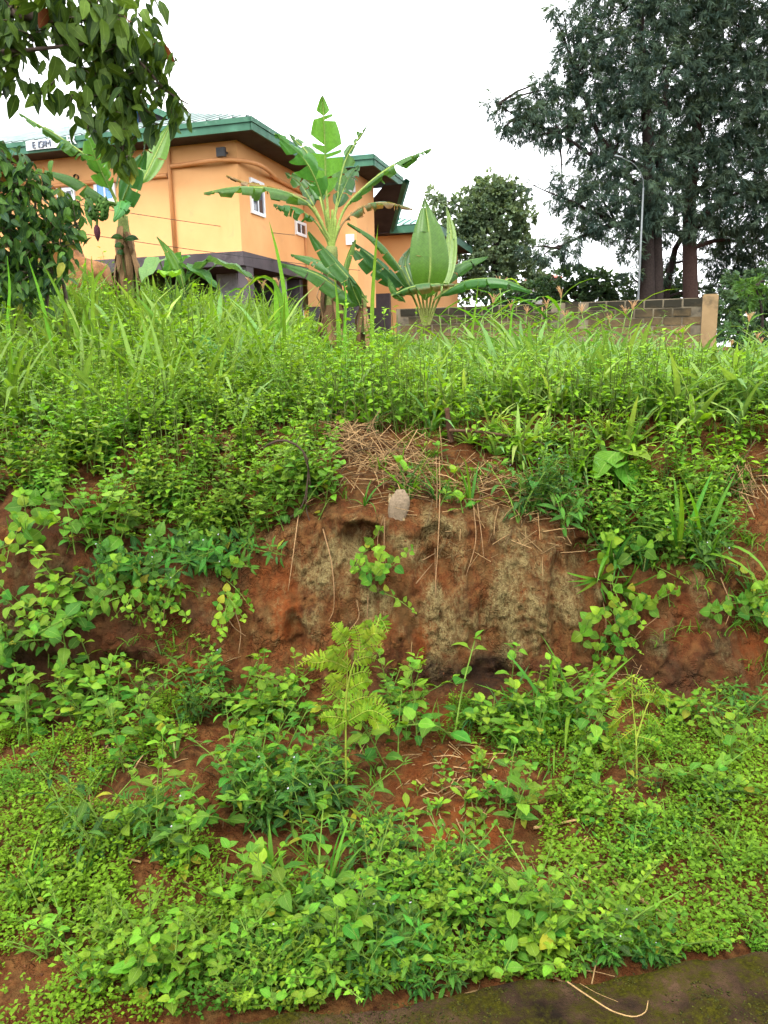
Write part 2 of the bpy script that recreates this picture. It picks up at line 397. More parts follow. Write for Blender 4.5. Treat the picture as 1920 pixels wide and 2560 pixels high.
damp = np.clip(damp + 0.3 * nz * (damp > 0.05), 0, 1) * sstep(5.75, 6.0, ID) * sstep(9, 8.2, ID)
fresh = np.zeros_like(XX)
for cx, cy, rx, ry, s in [(710, 1540, 40, 90, 1), (690, 1450, 70, 60, .7), (430, 1600, 45, 60, .9), (460, 1680, 60, 35, .9), (1090, 1420, 60, 70, .55), (1060, 1590, 30, 50, 1), (1310, 1485, 16, 20, 1), (970, 1560, 60, 50, .5),
                          (1510, 1700, 40, 40, .9), (1700, 1560, 80, 70, .5), (1880, 1620, 40, 60, .8), (1130, 1780, 60, 25, .6), (280, 1690, 50, 18, .8), (880, 1620, 40, 40, .6), (1150, 2080, 90, 60, .8), (1100, 1920, 160, 90, .4), (1820, 2110, 30, 20, .9)]:
    fresh = np.maximum(fresh, s * ell(cx, cy, rx, ry, 0.5))
fresh = np.clip(fresh + 0.35 * nz * (fresh > 0.05), 0, 1)
# relief of the face: buttresses, gullies, crust, holes
pitn = fbm(XX * 2.1, ZZ * 1.6, 0, 3, 31)
gully = np.abs(fbm(XX * 6.5, ZZ * 1.7, 4, 3, 32))
dy = -0.032 * pitn + 0.016 * sstep(0.14, 0.0, gully) + 0.014 * sstep(0.07, 0.0, np.abs(fbm(XX * 11, ZZ * 3.2, 9, 3, 36))) - 0.012 * fbm(XX * 16, ZZ * 8, 2, 3, 33) - 0.011 * fbm(XX * 34, ZZ * 26, YY * 30, 3, 34)
dy += -lich * (0.012 + 0.012 * fbm(XX * 60, ZZ * 45, 7, 2, 35))
for cx, cy, rx, ry, dep in [(905, 1350, 48, 40, .13), (1085, 1375, 45, 60, .07), (1090, 1440, 50, 50, .05), (1475, 1400, 45, 50, .10), (735, 1590, 22, 50, .07), (430, 1590, 40, 60, .06), (1395, 1500, 18, 120, .06),
                            (1230, 1710, 90, 40, .025), (880, 1700, 50, 30, .03), (600, 1600, 30, 70, .04), (820, 1360, 25, 60, .05), (1560, 1600, 60, 130, .08), (300, 1700, 90, 60, .07), (100, 1720, 80, 80, .08), (1860, 1560, 40, 90, .05), (1210, 1570, 16, 70, .03)]:
    dy += dep * ell(cx, cy, rx, ry, 0.45)
YY = YY + dy * wf * near
rough = 0.030 * fbm(XX * 2.6, YY * 2.6, 0, 3, 41) + 0.012 * fbm(XX * 11, YY * 11, 0, 3, 42) + 0.005 * fbm(XX * 40, YY * 40, 0, 2, 43)
ZZ = ZZ + rough * wg * (1 - wf)
NR = len(YY)
gv = np.stack([XX, YY, ZZ], -1).reshape(-1, 3)
ii = (np.arange(NR - 1)[:, None] * NX + np.arange(NX - 1)[None]).ravel()
gq = np.stack([ii, ii + 1, ii + NX + 1, ii + NX], 1)
gb = Buf(); gb.add(gv, quads=gq, col=np.stack([lich.ravel(), damp.ravel(), fresh.ravel()], 1))

def soil_mat():
    m, nt = nmat('red_soil')
    pos = nd(nt, 'ShaderNodeNewGeometry').outputs['Position']
    a = nd(nt, 'ShaderNodeAttribute', attribute_name='col').outputs['Color']
    s = nd(nt, 'ShaderNodeSeparateColor', {0: a})
    n1 = noise_(nt, pos, 5.0, 5, 0.62); n2 = noise_(nt, pos, 26.0, 4, 0.6); n3 = noise_(nt, pos, 140.0, 3, 0.6)
    base = mixc(nt, rng_(nt, n1, 0.36, 0.64), (0.034, 0.0130, 0.0055), (0.112, 0.0365, 0.0112))
    base = mixc(nt, rng_(nt, n3, 0.30, 0.48, .75, 0), base, (0.018, 0.008, 0.004))
    base = mixc(nt, rng_(nt, n2, 0.46, 0.66), base, (0.125, 0.054, 0.0175))
    base = mixc(nt, math_(nt, 'MULTIPLY', s.outputs[2], rng_(nt, n2, 0.25, 0.6, 0.4, 0.95)), base, (0.150, 0.036, 0.008))
    st = nd(nt, 'ShaderNodeMapping', {0: pos, 3: (1.0, 1.0, 0.22)}).outputs[0]
    ng = noise_(nt, st, 16.0, 4, 0.65)
    base = mixc(nt, rng_(nt, ng, 0.46, 0.68, 0, 0.7), base, (0.082, 0.046, 0.016))           # mossy streaks
    n4 = noise_(nt, nd(nt, 'ShaderNodeMapping', {0: pos, 3: (1, 1, .5)}).outputs[0], 75.0, 4, .7)
    lc = mixc(nt, rng_(nt, n4, 0.36, 0.62), (0.070, 0.046, 0.017), (0.205, 0.156, 0.064))
    lc = mixc(nt, rng_(nt, n3, 0.50, 0.72), lc, (0.235, 0.195, 0.092))
    lc = mixc(nt, rng_(nt, ng, 0.30, 0.48, .8, 0), lc, (0.060, 0.034, 0.013))
    lf = math_(nt, 'MULTIPLY', s.outputs[0], rng_(nt, math_(nt, 'ADD', n4, math_(nt, 'MULTIPLY', s.outputs[0], .35)), 0.42, 0.78))
    base = mixc(nt, lf, base, lc)
    base = mixc(nt, math_(nt, 'MULTIPLY', s.outputs[1], rng_(nt, n2, 0.3, 0.6, 0.45, 0.95)), base, (0.022, 0.013, 0.009))
    h = math_(nt, 'ADD', math_(nt, 'MULTIPLY', n2, 0.6), math_(nt, 'MULTIPLY', n3, 0.5))
    h = math_(nt, 'ADD', h, math_(nt, 'MULTIPLY', math_(nt, 'MULTIPLY', n4, s.outputs[0]), 1.2))
    wp = nd(nt, 'ShaderNodeVectorMath', {0: pos, 1: nd(nt, 'ShaderNodeVectorMath', {0: nd(nt, 'ShaderNodeTexNoise', {'Vector': pos, 'Scale': 14.0, 'Detail': 4}).outputs['Color'], 3: .16}, operation='SCALE').outputs[0]}, operation='ADD').outputs[0]
    ck = nd(nt, 'ShaderNodeTexVoronoi', {'Vector': nd(nt, 'ShaderNodeMapping', {0: wp, 3: (1, 1, .6)}).outputs[0], 'Scale': 24.0}, feature='DISTANCE_TO_EDGE').outputs['Distance']
    h = math_(nt, 'ADD', h, math_(nt, 'MULTIPLY', rng_(nt, ck, 0.0, 0.12, -.55, 0), rng_(nt, n1, .46, .62)))
    bn = nd(nt, 'ShaderNodeBump', {'Height': h, 'Strength': 1.0, 'Distance': 0.016})
    b = nd(nt, 'ShaderNodeBsdfPrincipled', {'Base Color': base, 'Roughness': 0.95, 'Specular IOR Level': 0.05, 'Normal': bn.outputs[0]})
    out_(nt, b.outputs[0]); return m
M['soil'] = soil_mat()
ground = obj('ground', gb, 'soil'); ground['kind'] = 'structure'
ground['label'] = 'red earth slope with a steep bare cut crossing its middle'
BVH = BVHTree.FromPolygons([tuple(v) for v in gv.tolist()], gq.tolist())
def hit(px, py):
    d = ray(px, py); d = d / np.linalg.norm(d)
    loc, nrm, _, _ = BVH.ray_cast(Vector(EYEP), Vector(d))
    return (np.array(loc), np.array(nrm)) if loc is not None else (P(px, py, 9.0), np.array([0, 0, 1.0]))
def gz(x, y):
    loc, nrm, _, _ = BVH.ray_cast(Vector((x, y, 8)), Vector((0, 0, -1)))
    return loc.z if loc is not None else 0.0

# road (behind and below the kerb, under the photographer)
rb = Buf(); rb.add([(-200, -9, -0.2), (200, -9, -0.2), (200, 0.75, -0.2), (-200, 0.75, -0.2)], quads=[(0, 1, 2, 3)])
M['road'] = surf('asphalt', (0.045, 0.043, 0.04), (0.065, 0.06, 0.055), 8, 0.9, 0.5, 120)
ro = obj('road', rb, 'road'); ro['kind'] = 'structure'

# mossy concrete kerb: worn slab with a rounded back edge
def kerb_mat():
    m, nt = nmat('mossy_concrete')
    pos = nd(nt, 'ShaderNodeNewGeometry').outputs['Position']
    n1 = noise_(nt, pos, 4.0, 7, 0.6); n2 = noise_(nt, pos, 9.0, 8, 0.65); n3 = noise_(nt, pos, 90.0, 5, 0.7); n4 = noise_(nt, pos, 260.0, 3)
    c = mixc(nt, rng_(nt, n1, 0.38, 0.62), (0.012, 0.0075, 0.0045), (0.075, 0.043, 0.024))
    c = mixc(nt, rng_(nt, n3, 0.45, 0.75, 0, 0.6), c, (0.010, 0.008, 0.007))
    moss = mixc(nt, rng_(nt, n3, 0.35, 0.65), (0.016, 0.014, 0.002), (0.050, 0.046, 0.004))
    c = mixc(nt, rng_(nt, math_(nt, 'ADD', n2, math_(nt, 'MULTIPLY', n3, 0.25)), 0.54, 0.70), c, moss)
    h = math_(nt, 'ADD', math_(nt, 'MULTIPLY', n3, 0.8), math_(nt, 'MULTIPLY', n4, 0.5))
    bn = nd(nt, 'ShaderNodeBump', {'Height': h, 'Strength': 1.0, 'Distance': 0.012})
    b = nd(nt, 'ShaderNodeBsdfPrincipled', {'Base Color': c, 'Roughness': 0.95, 'Specular IOR Level': 0.04, 'Normal': bn.outputs[0]})
    out_(nt, b.outputs[0]); return m
M['kerb'] = kerb_mat()
kx = np.arange(-4, 4.001, 0.02); prof = np.linspace(0, 1, 40)
kv = np.zeros((len(kx), 40, 3))
for j, t in enumerate(prof):                       # front foot, front face, top, rounded back edge
    if t < 0.15: o_, z_ = -0.50, -0.30 + t / 0.15 * 0.30
    elif t < 0.9: o_, z_ = -0.50 + (t - 0.15) / 0.75 * 0.47, 0.095 + 0.02 * math.sin((t - 0.15) / 0.75 * PI)
    else: o_, z_ = -0.03 + (t - 0.9) / 0.1 * 0.05, 0.095 - 0.16 * ((t - 0.9) / 0.1) ** 1.5
    yy = 1.665 + 0.143 * kx + o_ + 0.015 * fbm(kx * 3, 0 * kx, 8, 3, 51) * (t > 0.7)
    kv[:, j, 0] = kx; kv[:, j, 1] = yy
    kv[:, j, 2] = z_ + (0.012 * fbm(kx * 4, yy * 4, 0, 3, 52) + 0.006 * fbm(kx * 22, yy * 22, 0, 3, 53))
kq = np.stack([(np.arange(len(kx) - 1)[:, None] * 40 + np.arange(39)[None]).ravel() + o for o in (0, 40, 41, 1)], 1)
kb = Buf(); kb.add(kv.reshape(-1, 3), quads=kq)
kerb = obj('kerb', kb, 'kerb'); kerb['kind'] = 'structure'; kerb['label'] = 'dark mossy concrete kerb at the foot of the slope'
# ------------------------------------------------------------------ house
HC = P(605, 628, 18.0); HZ = HC[2]
hex_ = np.array([-0.960, 0.280, 0]); hey = np.array([0.280, 0.960, 0])
HROOT = np.array([HC[0], HC[1], zfar(HC[0], HC[1])])
def hw(v):                       # house frame (a: along the lit front away from the corner, b: depth, z) -> root-relative
    v = np.asarray(v, float); return HC * [1, 1, 0] + v[..., 0:1] * hex_ + v[..., 1:2] * hey + v[..., 2:3] * [0, 0, 1] - HROOT
def onA(px, py, a):              # pixel -> (b, z) on the plane a = const
    d = ray(px, py); n = hex_; t = (a + (HC - EYEP) @ n) / (d @ n); p = EYEP + d * t; return (p - HC) @ hey, p[2]
def onB(px, py, b):
    d = ray(px, py); n = hey; t = (b + (HC - EYEP) @ n) / (d @ n); p = EYEP + d * t; return (p - HC) @ hex_, p[2]
def hbox(buf, a0, a1, b0, b1, z0, z1, col=(.5, .5, .5)): return box(buf, (a0, b0, z0), (a1, b1, z1), col, hw)
def render_mat():
    m, nt = nmat('orange_render')
    pos = nd(nt, 'ShaderNodeNewGeometry').outputs['Position']
    n1 = noise_(nt, pos, .7, 5); n2 = noise_(nt, pos, 3.0, 6, .65); n3 = noise_(nt, pos, 60.0, 3)
    st = noise_(nt, nd(nt, 'ShaderNodeMapping', {0: pos, 3: (1.6, 1.6, .25)}).outputs[0], 2.0, 5, .6)
    c = mixc(nt, rng_(nt, n1, .35, .65), (0.66, 0.335, 0.135), (0.73, 0.395, 0.17))
    c = mixc(nt, rng_(nt, st, .60, .80, 0, .22), c, (0.46, 0.22, 0.10))
    c = mixc(nt, rng_(nt, n2, .60, .78, 0, .5), c, (0.46, 0.25, 0.14))
    bn = nd(nt, 'ShaderNodeBump', {'Height': n3, 'Strength': .3, 'Distance': .006})
    b = nd(nt, 'ShaderNodeBsdfPrincipled', {'Base Color': c, 'Roughness': .9, 'Specular IOR Level': .15, 'Normal': bn.outputs[0]}); out_(nt, b.outputs[0]); return m
M['orange'] = render_mat()
M['opipe'] = surf('orange_pipe', (0.52, 0.23, 0.085), (0.60, 0.28, 0.11), 3, 0.5)
M['fascia'] = surf('green_fascia', (0.030, 0.105, 0.062), (0.05, 0.155, 0.095), 2.5, 0.6, stain=((0.17, 0.24, 0.18), 5, 0.6, 0.8))
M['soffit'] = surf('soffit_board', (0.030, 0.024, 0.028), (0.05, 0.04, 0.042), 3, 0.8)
M['sheet'] = surf('roof_sheet', (0.20, 0.26, 0.24), (0.30, 0.36, 0.34), 2, 0.45, metallic=0.3, stain=((0.12, 0.10, 0.08), 3, 0.6, 0.8))
M['sheetg'] = surf('green_roof_sheet', (0.16, 0.33, 0.31), (0.26, 0.44, 0.42), 2, 0.4, metallic=0.3)
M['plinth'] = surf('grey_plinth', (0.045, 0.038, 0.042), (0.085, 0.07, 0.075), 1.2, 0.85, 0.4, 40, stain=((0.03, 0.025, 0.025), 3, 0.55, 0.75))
M['grey'] = surf('grey_render', (0.22, 0.21, 0.22), (0.32, 0.31, 0.32), 1.5, 0.85, stain=((0.07, 0.06, 0.06), 3, 0.5, 0.75))
M['white'] = surf('white_frame', (0.70, 0.72, 0.76), (0.78, 0.80, 0.82), 3, 0.5)
M['dark'] = surf('dark_metal', (0.03, 0.03, 0.035), (0.05, 0.05, 0.05), 5, 0.5)
def glass_mat(name, c, r=0.06):
    m, nt = nmat(name); b = nd(nt, 'ShaderNodeBsdfPrincipled', {'Base Color': (*c, 1), 'Roughness': r, 'Specular IOR Level': 0.8}); out_(nt, b.outputs[0]); return m
M['glass'] = glass_mat('window_glass', (0.02, 0.03, 0.05))
M['skyglass'] = glass_mat('sky_painted_glass', (0.09, 0.30, 0.72), 0.2)  # blue of the reflected sky put into the pane colour
house = thing('house', HROOT, 'orange two storey house with green fascia boards and dark open undercroft', 'house')
ZT = 6.16                         # eave level
ZB = HZ
def hpart(name, mat, *boxes, parent=None, smooth=False):
    b = Buf()
    for x in boxes: hbox(b, *x)
    return obj(name, b, mat, parent or house, smooth)
bw, _ = onA(767, 669, 0.0); WL = 1.42                       # depth of the first flank, projection of the wing
hpart('front_wall', 'orange', (0, 13, 0, 0.2, ZB, ZT + .1))
hpart('flank_wall', 'orange', (0, 0.2, 0.2, bw, ZB, ZT + .1))
hpart('wing_front_wall', 'orange', (-WL, 0.0, bw, bw + .2, ZB - 1.0, ZT + .1))
hpart('wing_flank_wall', 'orange', (-WL, -WL + .2, bw + .2, bw + 1.4, ZB - 1.0, ZT + .1))
hpart('back_wall', 'orange', (-WL, 13, bw + 1.401, bw + 1.6, ZB - 1, ZT + .1))
hpart('floor_slab', 'plinth', (-.05, 13, -.05, bw - .01, ZB - .30, ZB - .003))
# undercroft: pillars, recessed walls
for px0, px1, b_, mt in [(541, 592, 1.4, 'grey'), (596, 618, 0.1, 'plinth'), (684, 703, 2.6, 'grey')]:
    a0, _ = onB(px0, 700, b_); a1, _ = onB(px1, 700, b_)
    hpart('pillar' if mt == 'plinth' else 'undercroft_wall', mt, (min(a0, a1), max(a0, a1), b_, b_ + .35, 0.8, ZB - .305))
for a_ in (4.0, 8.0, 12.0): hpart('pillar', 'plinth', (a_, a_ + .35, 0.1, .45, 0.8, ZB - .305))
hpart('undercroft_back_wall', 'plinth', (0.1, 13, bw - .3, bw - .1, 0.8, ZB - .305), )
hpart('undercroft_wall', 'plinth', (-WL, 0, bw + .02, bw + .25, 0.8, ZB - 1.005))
# eaves: soffit, double fascia, hipped roof
OV = 0.66
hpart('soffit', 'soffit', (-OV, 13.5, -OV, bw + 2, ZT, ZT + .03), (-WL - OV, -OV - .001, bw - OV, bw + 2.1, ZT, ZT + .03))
fx = [(-OV - .03, 13.5, -OV - .05, -OV - .001), (-OV - .05, -OV - .001, -OV - .05, bw - OV - .051), (-WL - OV - .03, -OV - .052, bw - OV - .05, bw - OV - .001), (-WL - OV - .05, -WL - OV - .001, bw - OV, bw + 2.1)]
for a0, a1, b0, b1 in fx:
    f_ = hpart('fascia_board', 'fascia', (a0, a1, b0, b1, ZT - .03, ZT + .115))
    hpart('gutter_board', 'fascia', (a0 - .02, a1 + .003, b0 - .03, b1 + .002, ZT + .12, ZT + .215), parent=f_)
def hpoly(name, mat, verts, faces, parent=None):
    b = Buf(); q = [f for f in faces if len(f) == 4]; t = [f for f in faces if len(f) == 3]
    b.add(hw(np.array(verts, float)), quads=q or None, tris=t or None); return obj(name, b, mat, parent or house, False)
e0, e1, r_ = -OV - .06, 13.5, 1.45
bE = bw + 2.1
roof = hpoly('roof', 'sheet', [(e0, e0, ZT + .225), (e1, e0, ZT + .225), (e1, bE, ZT + .225), (e0, bE, ZT + .225), (2.6, 2.6, ZT + r_), (e1, 2.6, ZT + r_)],
      [(0, 1, 5, 4), (2, 3, 4, 5), (0, 4, 3)])
hpoly('wing_roof', 'sheetg', [(-WL - OV - .06, bw - OV - .06, ZT + .228), (0.6, bw - OV - .06, ZT + .228), (0.6, bE, ZT + .228), (-WL - OV - .06, bE, ZT + .228), (0.6, bw + .7, ZT + .75), (-0.9, bw + .7, ZT + .75)],
      [(0, 1, 4, 5), (2, 3, 5, 4), (0, 5, 3)])
rb_ = Buf()
for k in range(46):
    a_ = e0 + .12 + k * .3; top = min(1.0, (a_ - e0) / 3.3) if a_ < 2.6 else 1.0
    p0 = np.array([a_, e0, ZT + .24]); p1 = np.array([a_, e0 + (2.6 - e0) * top, ZT + .24 + (r_ - .225) * top])
    tube(rb_, hw(np.array([p0, p1])), 0.018, 4)
obj('roof_rib', rb_, 'sheet', roof, False)
# gable dormer over the front
gb_ = 0.6
ga0, gz0 = onB(447, 297, gb_); ga1, gz1 = onB(208, 302, gb_); gap, gzp = onB(322, 248, gb_)
gz0 = min(gz0, gz1) - .05
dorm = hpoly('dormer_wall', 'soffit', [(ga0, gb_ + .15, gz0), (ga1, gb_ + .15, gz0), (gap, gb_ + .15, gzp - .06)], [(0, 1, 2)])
hpoly('dormer_roof', 'sheetg', [(ga0, gb_, gz0), (gap, gb_, gzp), (gap, gb_ + 3.5, gzp), (ga0, gb_ + 3.0, gz0), (ga1, gb_, gz0), (ga1, gb_ + 3.0, gz0)], [(0, 1, 2, 3), (1, 4, 5, 2)], dorm)
for A_ in (ga0, ga1):
    hpoly('verge_board', 'fascia', [(A_, gb_ - .04, gz0 - .06), (gap, gb_ - .04, gzp - .06), (gap, gb_ - .04, gzp + .08), (A_, gb_ - .04, gz0 + .08),
            (A_, gb_ + .02, gz0 - .06), (gap, gb_ + .02, gzp - .06), (gap, gb_ + .02, gzp + .08), (A_, gb_ + .02, gz0 + .08)], [(0, 1, 2, 3), (7, 6, 5, 4), (3, 2, 6, 7), (1, 0, 4, 5)], dorm)
wa, wz = onB(327, 290, gb_ + .12)
hpart('dormer_window', 'skyglass', (wa - .18, wa + .18, gb_ + .09, gb_ + .13, wz - .22, wz + .18), parent=dorm)
# windows
def window_on_flank(px0, py0, px1, py1, a, glass, bars):
    b0, z1 = onA(px0, py0, a); b1, z0 = onA(px1, py1, a); z1 = min(z1, z0 + 1.35)
    root = Buf(); t = .07
    for x in ((b0, b1, z0, z0 + t), (b0, b1, z1 - t, z1), (b0, b0 + t, z0 + t, z1 - t), (b1 - t, b1, z0 + t, z1 - t)):
        hbox(root, a - .05, a - .001, *x)
    w_ = obj('window', root, 'white', house, False)
    n = bars
    for k in range(n):
        c0 = b0 + t + (b1 - b0 - 2 * t) * k / n; c1 = b0 + t + (b1 - b0 - 2 * t) * (k + 1) / n
        hpart('pane', glass, (a - .030, a - .012, c0 + .02, c1 - .02, z0 + t, z1 - t), parent=w_)
        if k: hpart('mullion', 'white', (a - .045, a - .004, c0 - .02, c0 + .02, z0 + t, z1 - t), parent=w_)
    return w_
window_on_flank(622, 443, 660, 545, 0.0, 'glass', 2)
window_on_flank(736, 549, 763, 595, 0.0, 'glass', 2)
def window_on_front(px0, px1, pyt, pyb, b, glass, arch=False, frame='white'):
    a0, z1 = onB((px0 + px1) / 2, pyt, b); _, z0 = onB((px0 + px1) / 2, pyb, b)
    aL, _ = onB(px0, (pyt + pyb) / 2, b); aR, _ = onB(px1, (pyt + pyb) / 2, b); lo, hi = min(aL, aR), max(aL, aR)
    root = Buf(); t = .08
    for x in ((lo, hi, z0, z0 + t), (lo, hi, z1 - t, z1), (lo, lo + t, z0 + t, z1 - t), (hi - t, hi, z0 + t, z1 - t)):
        hbox(root, x[0], x[1], b - .05, b - .001, x[2], x[3])
    w_ = obj('window', root, frame, house, False); mid = (lo + hi) / 2
    for c0, c1 in ((lo + t, mid - .02), (mid + .02, hi - t)): hpart('pane', glass, (c0, c1, b - .03, b - .012, z0 + t, z1 - t), parent=w_)
    hpart('mullion', 'white', (mid - .02, mid + .02, b - .045, b - .004, z0 + t, z1 - t), parent=w_)
    return w_
window_on_front(238, 290, 450, 508, 0.0, 'skyglass')
window_on_front(146, 190, 470, 520, 0.0, 'glass')
window_on_front(868, 888, 432, 482, bw, 'white')
window_on_front(866, 886, 586, 612, bw, 'glass')
# conduits painted like the wall
def hpipe(pts, r=.045):
    b = Buf(); tube(b, hw(spline(np.array(pts), max(2, len(pts) * 6 - 6)) if len(pts) > 2 else np.array(pts, float)), r, 8); return obj('conduit', b, 'opipe', house)
aV, zV0 = onB(421, 385, -.05); _, zV1 = onB(436, 630, -.05)
hpipe([(aV, -.06, ZT - .02), (aV, -.06, ZB)])
a1_, z1_ = onB(432, 427, -.05); a2_, z2_ = onB(588, 389, -.05)
zc = (z1_ + z2_) / 2
hpipe([(aV - .05, -.06, zc), (0.0, -.06, zc), (-.06, 0.0, zc), (-.06, 2.2, zc), (-.06, bw - .1, zc)], .05)
a3_, z3_ = onB(380, 442, -.05); hpipe([(aV + .05, -.06, z3_), (12.5, -.06, z3_)], .05)
bX, _ = onA(764, 640, 0.0); hpipe([(-.03, bX - .05, ZB), (-.03, bX - .05, ZT)], .018)
fa, fz = onB(556, 378, -.2)
fl = Buf(); hbox(fl, fa - .10, fa + .10, -.30, -.22, fz - .12, fz + .06); hbox(fl, fa - .03, fa + .03, -.22, -.002, fz - .02, fz + .02); obj('floodlight', fl, 'dark', house, False)
fl = Buf(); va, vz = onB(191, 443, -.02); tube(fl, hw(np.array([(va, -.06, vz), (va, .01, vz)])), .06, 10); obj('vent_hole', fl, 'dark', house, False)
# letters on the front fascia (only those the leaves leave readable)
signb = Buf(); sa0, sz0 = onB(66, 372, -OV - .09); sa1, _ = onB(150, 372, -OV - .09)
hbox(signb, sa1, sa0, -OV - .095, -OV - .085, ZT + .02, ZT + .21); sign = obj('sign_board', signb, 'white', house, False)
M['letter'] = surf('letter_grey', (0.10, 0.12, 0.16), (0.14, 0.16, 0.2), 5, 0.6); M['letterw'] = M['white']
def letter(ch, px, size, mat, parent, off):
    cu = bpy.data.curves.new('letter', 'FONT'); cu.body = ch; cu.size = size; cu.extrude = 0.012; cu.align_x = 'CENTER'
    tmp = bpy.data.objects.new('letter', cu); COL.objects.link(tmp)
    me = bpy.data.meshes.new_from_object(tmp.evaluated_get(bpy.context.evaluated_depsgraph_get()))
    bpy.data.objects.remove(tmp); me.materials.clear(); me.materials.append(M[mat])
    a_, _ = onB(px, 370, -OV - off)
    o = link('letter', me, parent)
    p = hw(np.array([a_, -OV - off, ZT + .045]))
    o.matrix_basis = Matrix(((-hex_[0], 0, -hey[0], p[0]), (-hex_[1], 0, -hey[1], p[1]), (0, 1, 0, p[2]), (0, 0, 0, 1)))
    return o
for ch, px in (('E', 85), ('I', 97), ('G', 103.5), ('A', 112), ('M', 121.5)): letter(ch, px, .20, 'letter', sign, .11)
for ch, px in (('B', 175), ('R', 184)): letter(ch, px, .26, 'letterw', house, .11)
lb = Buf(); ga_, _ = onB(233, 362, -OV - .09); hbox(lb, ga_ - .17, ga_ + .17, -OV - .095, -OV - .085, ZT + .0, ZT + .23); gsb = obj('sign_board', lb, 'fascia', house, False)
letter('G', 233, .27, 'letterw', gsb, .11)
# annex further back
AN = P(972, 600, 24.5); abase = (AN - HC) @ hey; aleft = (AN - HC) @ hex_
az = P(972, 583, 24.5)[2]
aright, _ = onB(1090, 570, abase)
hpart('annex_wall', 'orange', (aright + .5, aleft + 3.0, abase + .5, abase + .7, 0.8, az), (aright + .5, aright + .7, abase + .7, abase + 6, 0.8, az))
hpart('annex_soffit', 'soffit', (aright, aleft + 3, abase, abase + 6, az, az + .03))
af = hpart('annex_fascia', 'fascia', (aright - .04, aleft - .05, abase - .04, abase - .001, az - .02, az + .2), (aright - .04, aright - .001, abase, abase + 6, az - .02, az + .2))
ar = hpoly('annex_roof', 'sheetg', [(aright - .06, abase - .06, az + .21), (aleft + .5, abase - .06, az + .21), (aleft + .5, abase + 3.2, az + 1.1), (aright + 3, abase + 3.2, az + 1.1), (aright - .06, abase + 6, az + .21)], [(0, 1, 2, 3), (0, 3, 4)])
rb_ = Buf()
for k in range(14):
    a_ = aright + .1 + k * .22
    tube(rb_, hw(np.array([(a_, abase - .05, az + .22), (a_ + .02, abase - .05 + min(3.2, (a_ - aright) * 1.06), az + .22 + .89 * min(1, (a_ - aright) * 1.06 / 3.2))])), .022, 4)
obj('annex_roof_rib', rb_, 'fascia', ar, False)
hpart('annex_plinth', 'plinth', (aleft + .1, aleft + 1.6, abase + .3, abase + .48, 0.8, az - 1.7))
# verandah slope of the link between house and annex
hpoly('link_soffit', 'soffit', [(-WL - .3, bw + 1.6, az + 1.0), (-WL - .9, bw + 1.6, az + 1.0), (aleft - .1, abase + .05, az + .02), (aleft + 1.5, abase + .05, az + .02)], [(0, 1, 2, 3)])
b_ = Buf(); tube(b_, hw(np.array([(-WL - .95, bw + 1.55, az + 1.05), (aleft - .12, abase + .0, az + .1)])), .1, 4); obj('link_fascia', b_, 'fascia', house, False)

# two thin wires sagging past the front
M['wire'] = surf('wire_black', (0.02, 0.02, 0.02), (0.03, 0.03, 0.03), 5, 0.6)
for nm, pa, pb, lab in [('overhead_wire', (60, 475, 14.2), (736, 588, 20.3), 'upper thin black wire slanting across the orange wall'),
                        ('overhead_wire', (60, 548, 14.2), (900, 676, 20.6), 'lower thin black wire slanting across the orange wall')]:
    A_, B_ = P(*pa), P(*pb); A_ = A_ - (B_ - A_) * .5
    t = np.linspace(0, 1, 24)[:, None]; pts = A_ + (B_ - A_) * t - np.array([0, 0, .10]) * (4 * t * (1 - t))
    b_ = Buf(); tube(b_, pts - A_, 0.0065, 5); o = obj(nm, b_, 'wire', None, True, A_); tag(o, lab, 'wire')

# ------------------------------------------------------------------ block wall
M['block'] = None
def block_mat():
    m, nt = nmat('earth_block')
    pos = nd(nt, 'ShaderNodeNewGeometry').outputs['Position']; z = nd(nt, 'ShaderNodeSeparateXYZ', {0: pos}).outputs[2]
    r = nd(nt, 'ShaderNodeObjectInfo').outputs['Random']
    n1 = noise_(nt, pos, 2.2, 6, .6); n2 = noise_(nt, pos, 14.0, 5)
    c = mixc(nt, rng_(nt, n2, .3, .7), (0.115, 0.074, 0.033), (0.185, 0.125, 0.060))
    c = mixc(nt, rng_(nt, r, 0, 1, 0, .45), c, (0.12, 0.09, 0.05))
    al = rng_(nt, math_(nt, 'ADD', z, math_(nt, 'MULTIPLY', n1, 1.1)), 2.45, 3.15)             # algae growing down from the top
    c = mixc(nt, al, c, (0.022, 0.020, 0.013))
    bn = nd(nt, 'ShaderNodeBump', {'Height': n2, 'Strength': .7, 'Distance': .01})
    b = nd(nt, 'ShaderNodeBsdfPrincipled', {'Base Color': c, 'Roughness': .9, 'Specular IOR Level': .15, 'Normal': bn.outputs[0]}); out_(nt, b.outputs[0]); return m
M['block'] = block_mat()
M['mortar'] = surf('mortar', (0.15, 0.125, 0.08), (0.20, 0.165, 0.11), 4, .9, stain=((0.05, 0.043, 0.03), 2, .45, .65))
M['pillar'] = surf('rendered_pillar', (0.22, 0.145, 0.070), (0.28, 0.19, 0.095), 2.5, .9, .4, 40, stain=((0.08, 0.06, 0.035), 2.4, .54, .74))
WR = P(1776, 742, 18.3); WLp = PZ(1300, 760, WR[2]); wd_ = (WLp - WR); wd_[2] = 0; wd_ /= np.linalg.norm(wd_)
wn = np.array([wd_[1], -wd_[0], 0]);  wn = wn if wn[1] < 0 else -wn
WTOP = WR[2]; WBASE = 0.95
wroot = np.array([WR[0], WR[1], WBASE])
wall = thing('block_wall', wroot, 'weathered earth block boundary wall ending in a rendered pillar', 'wall')
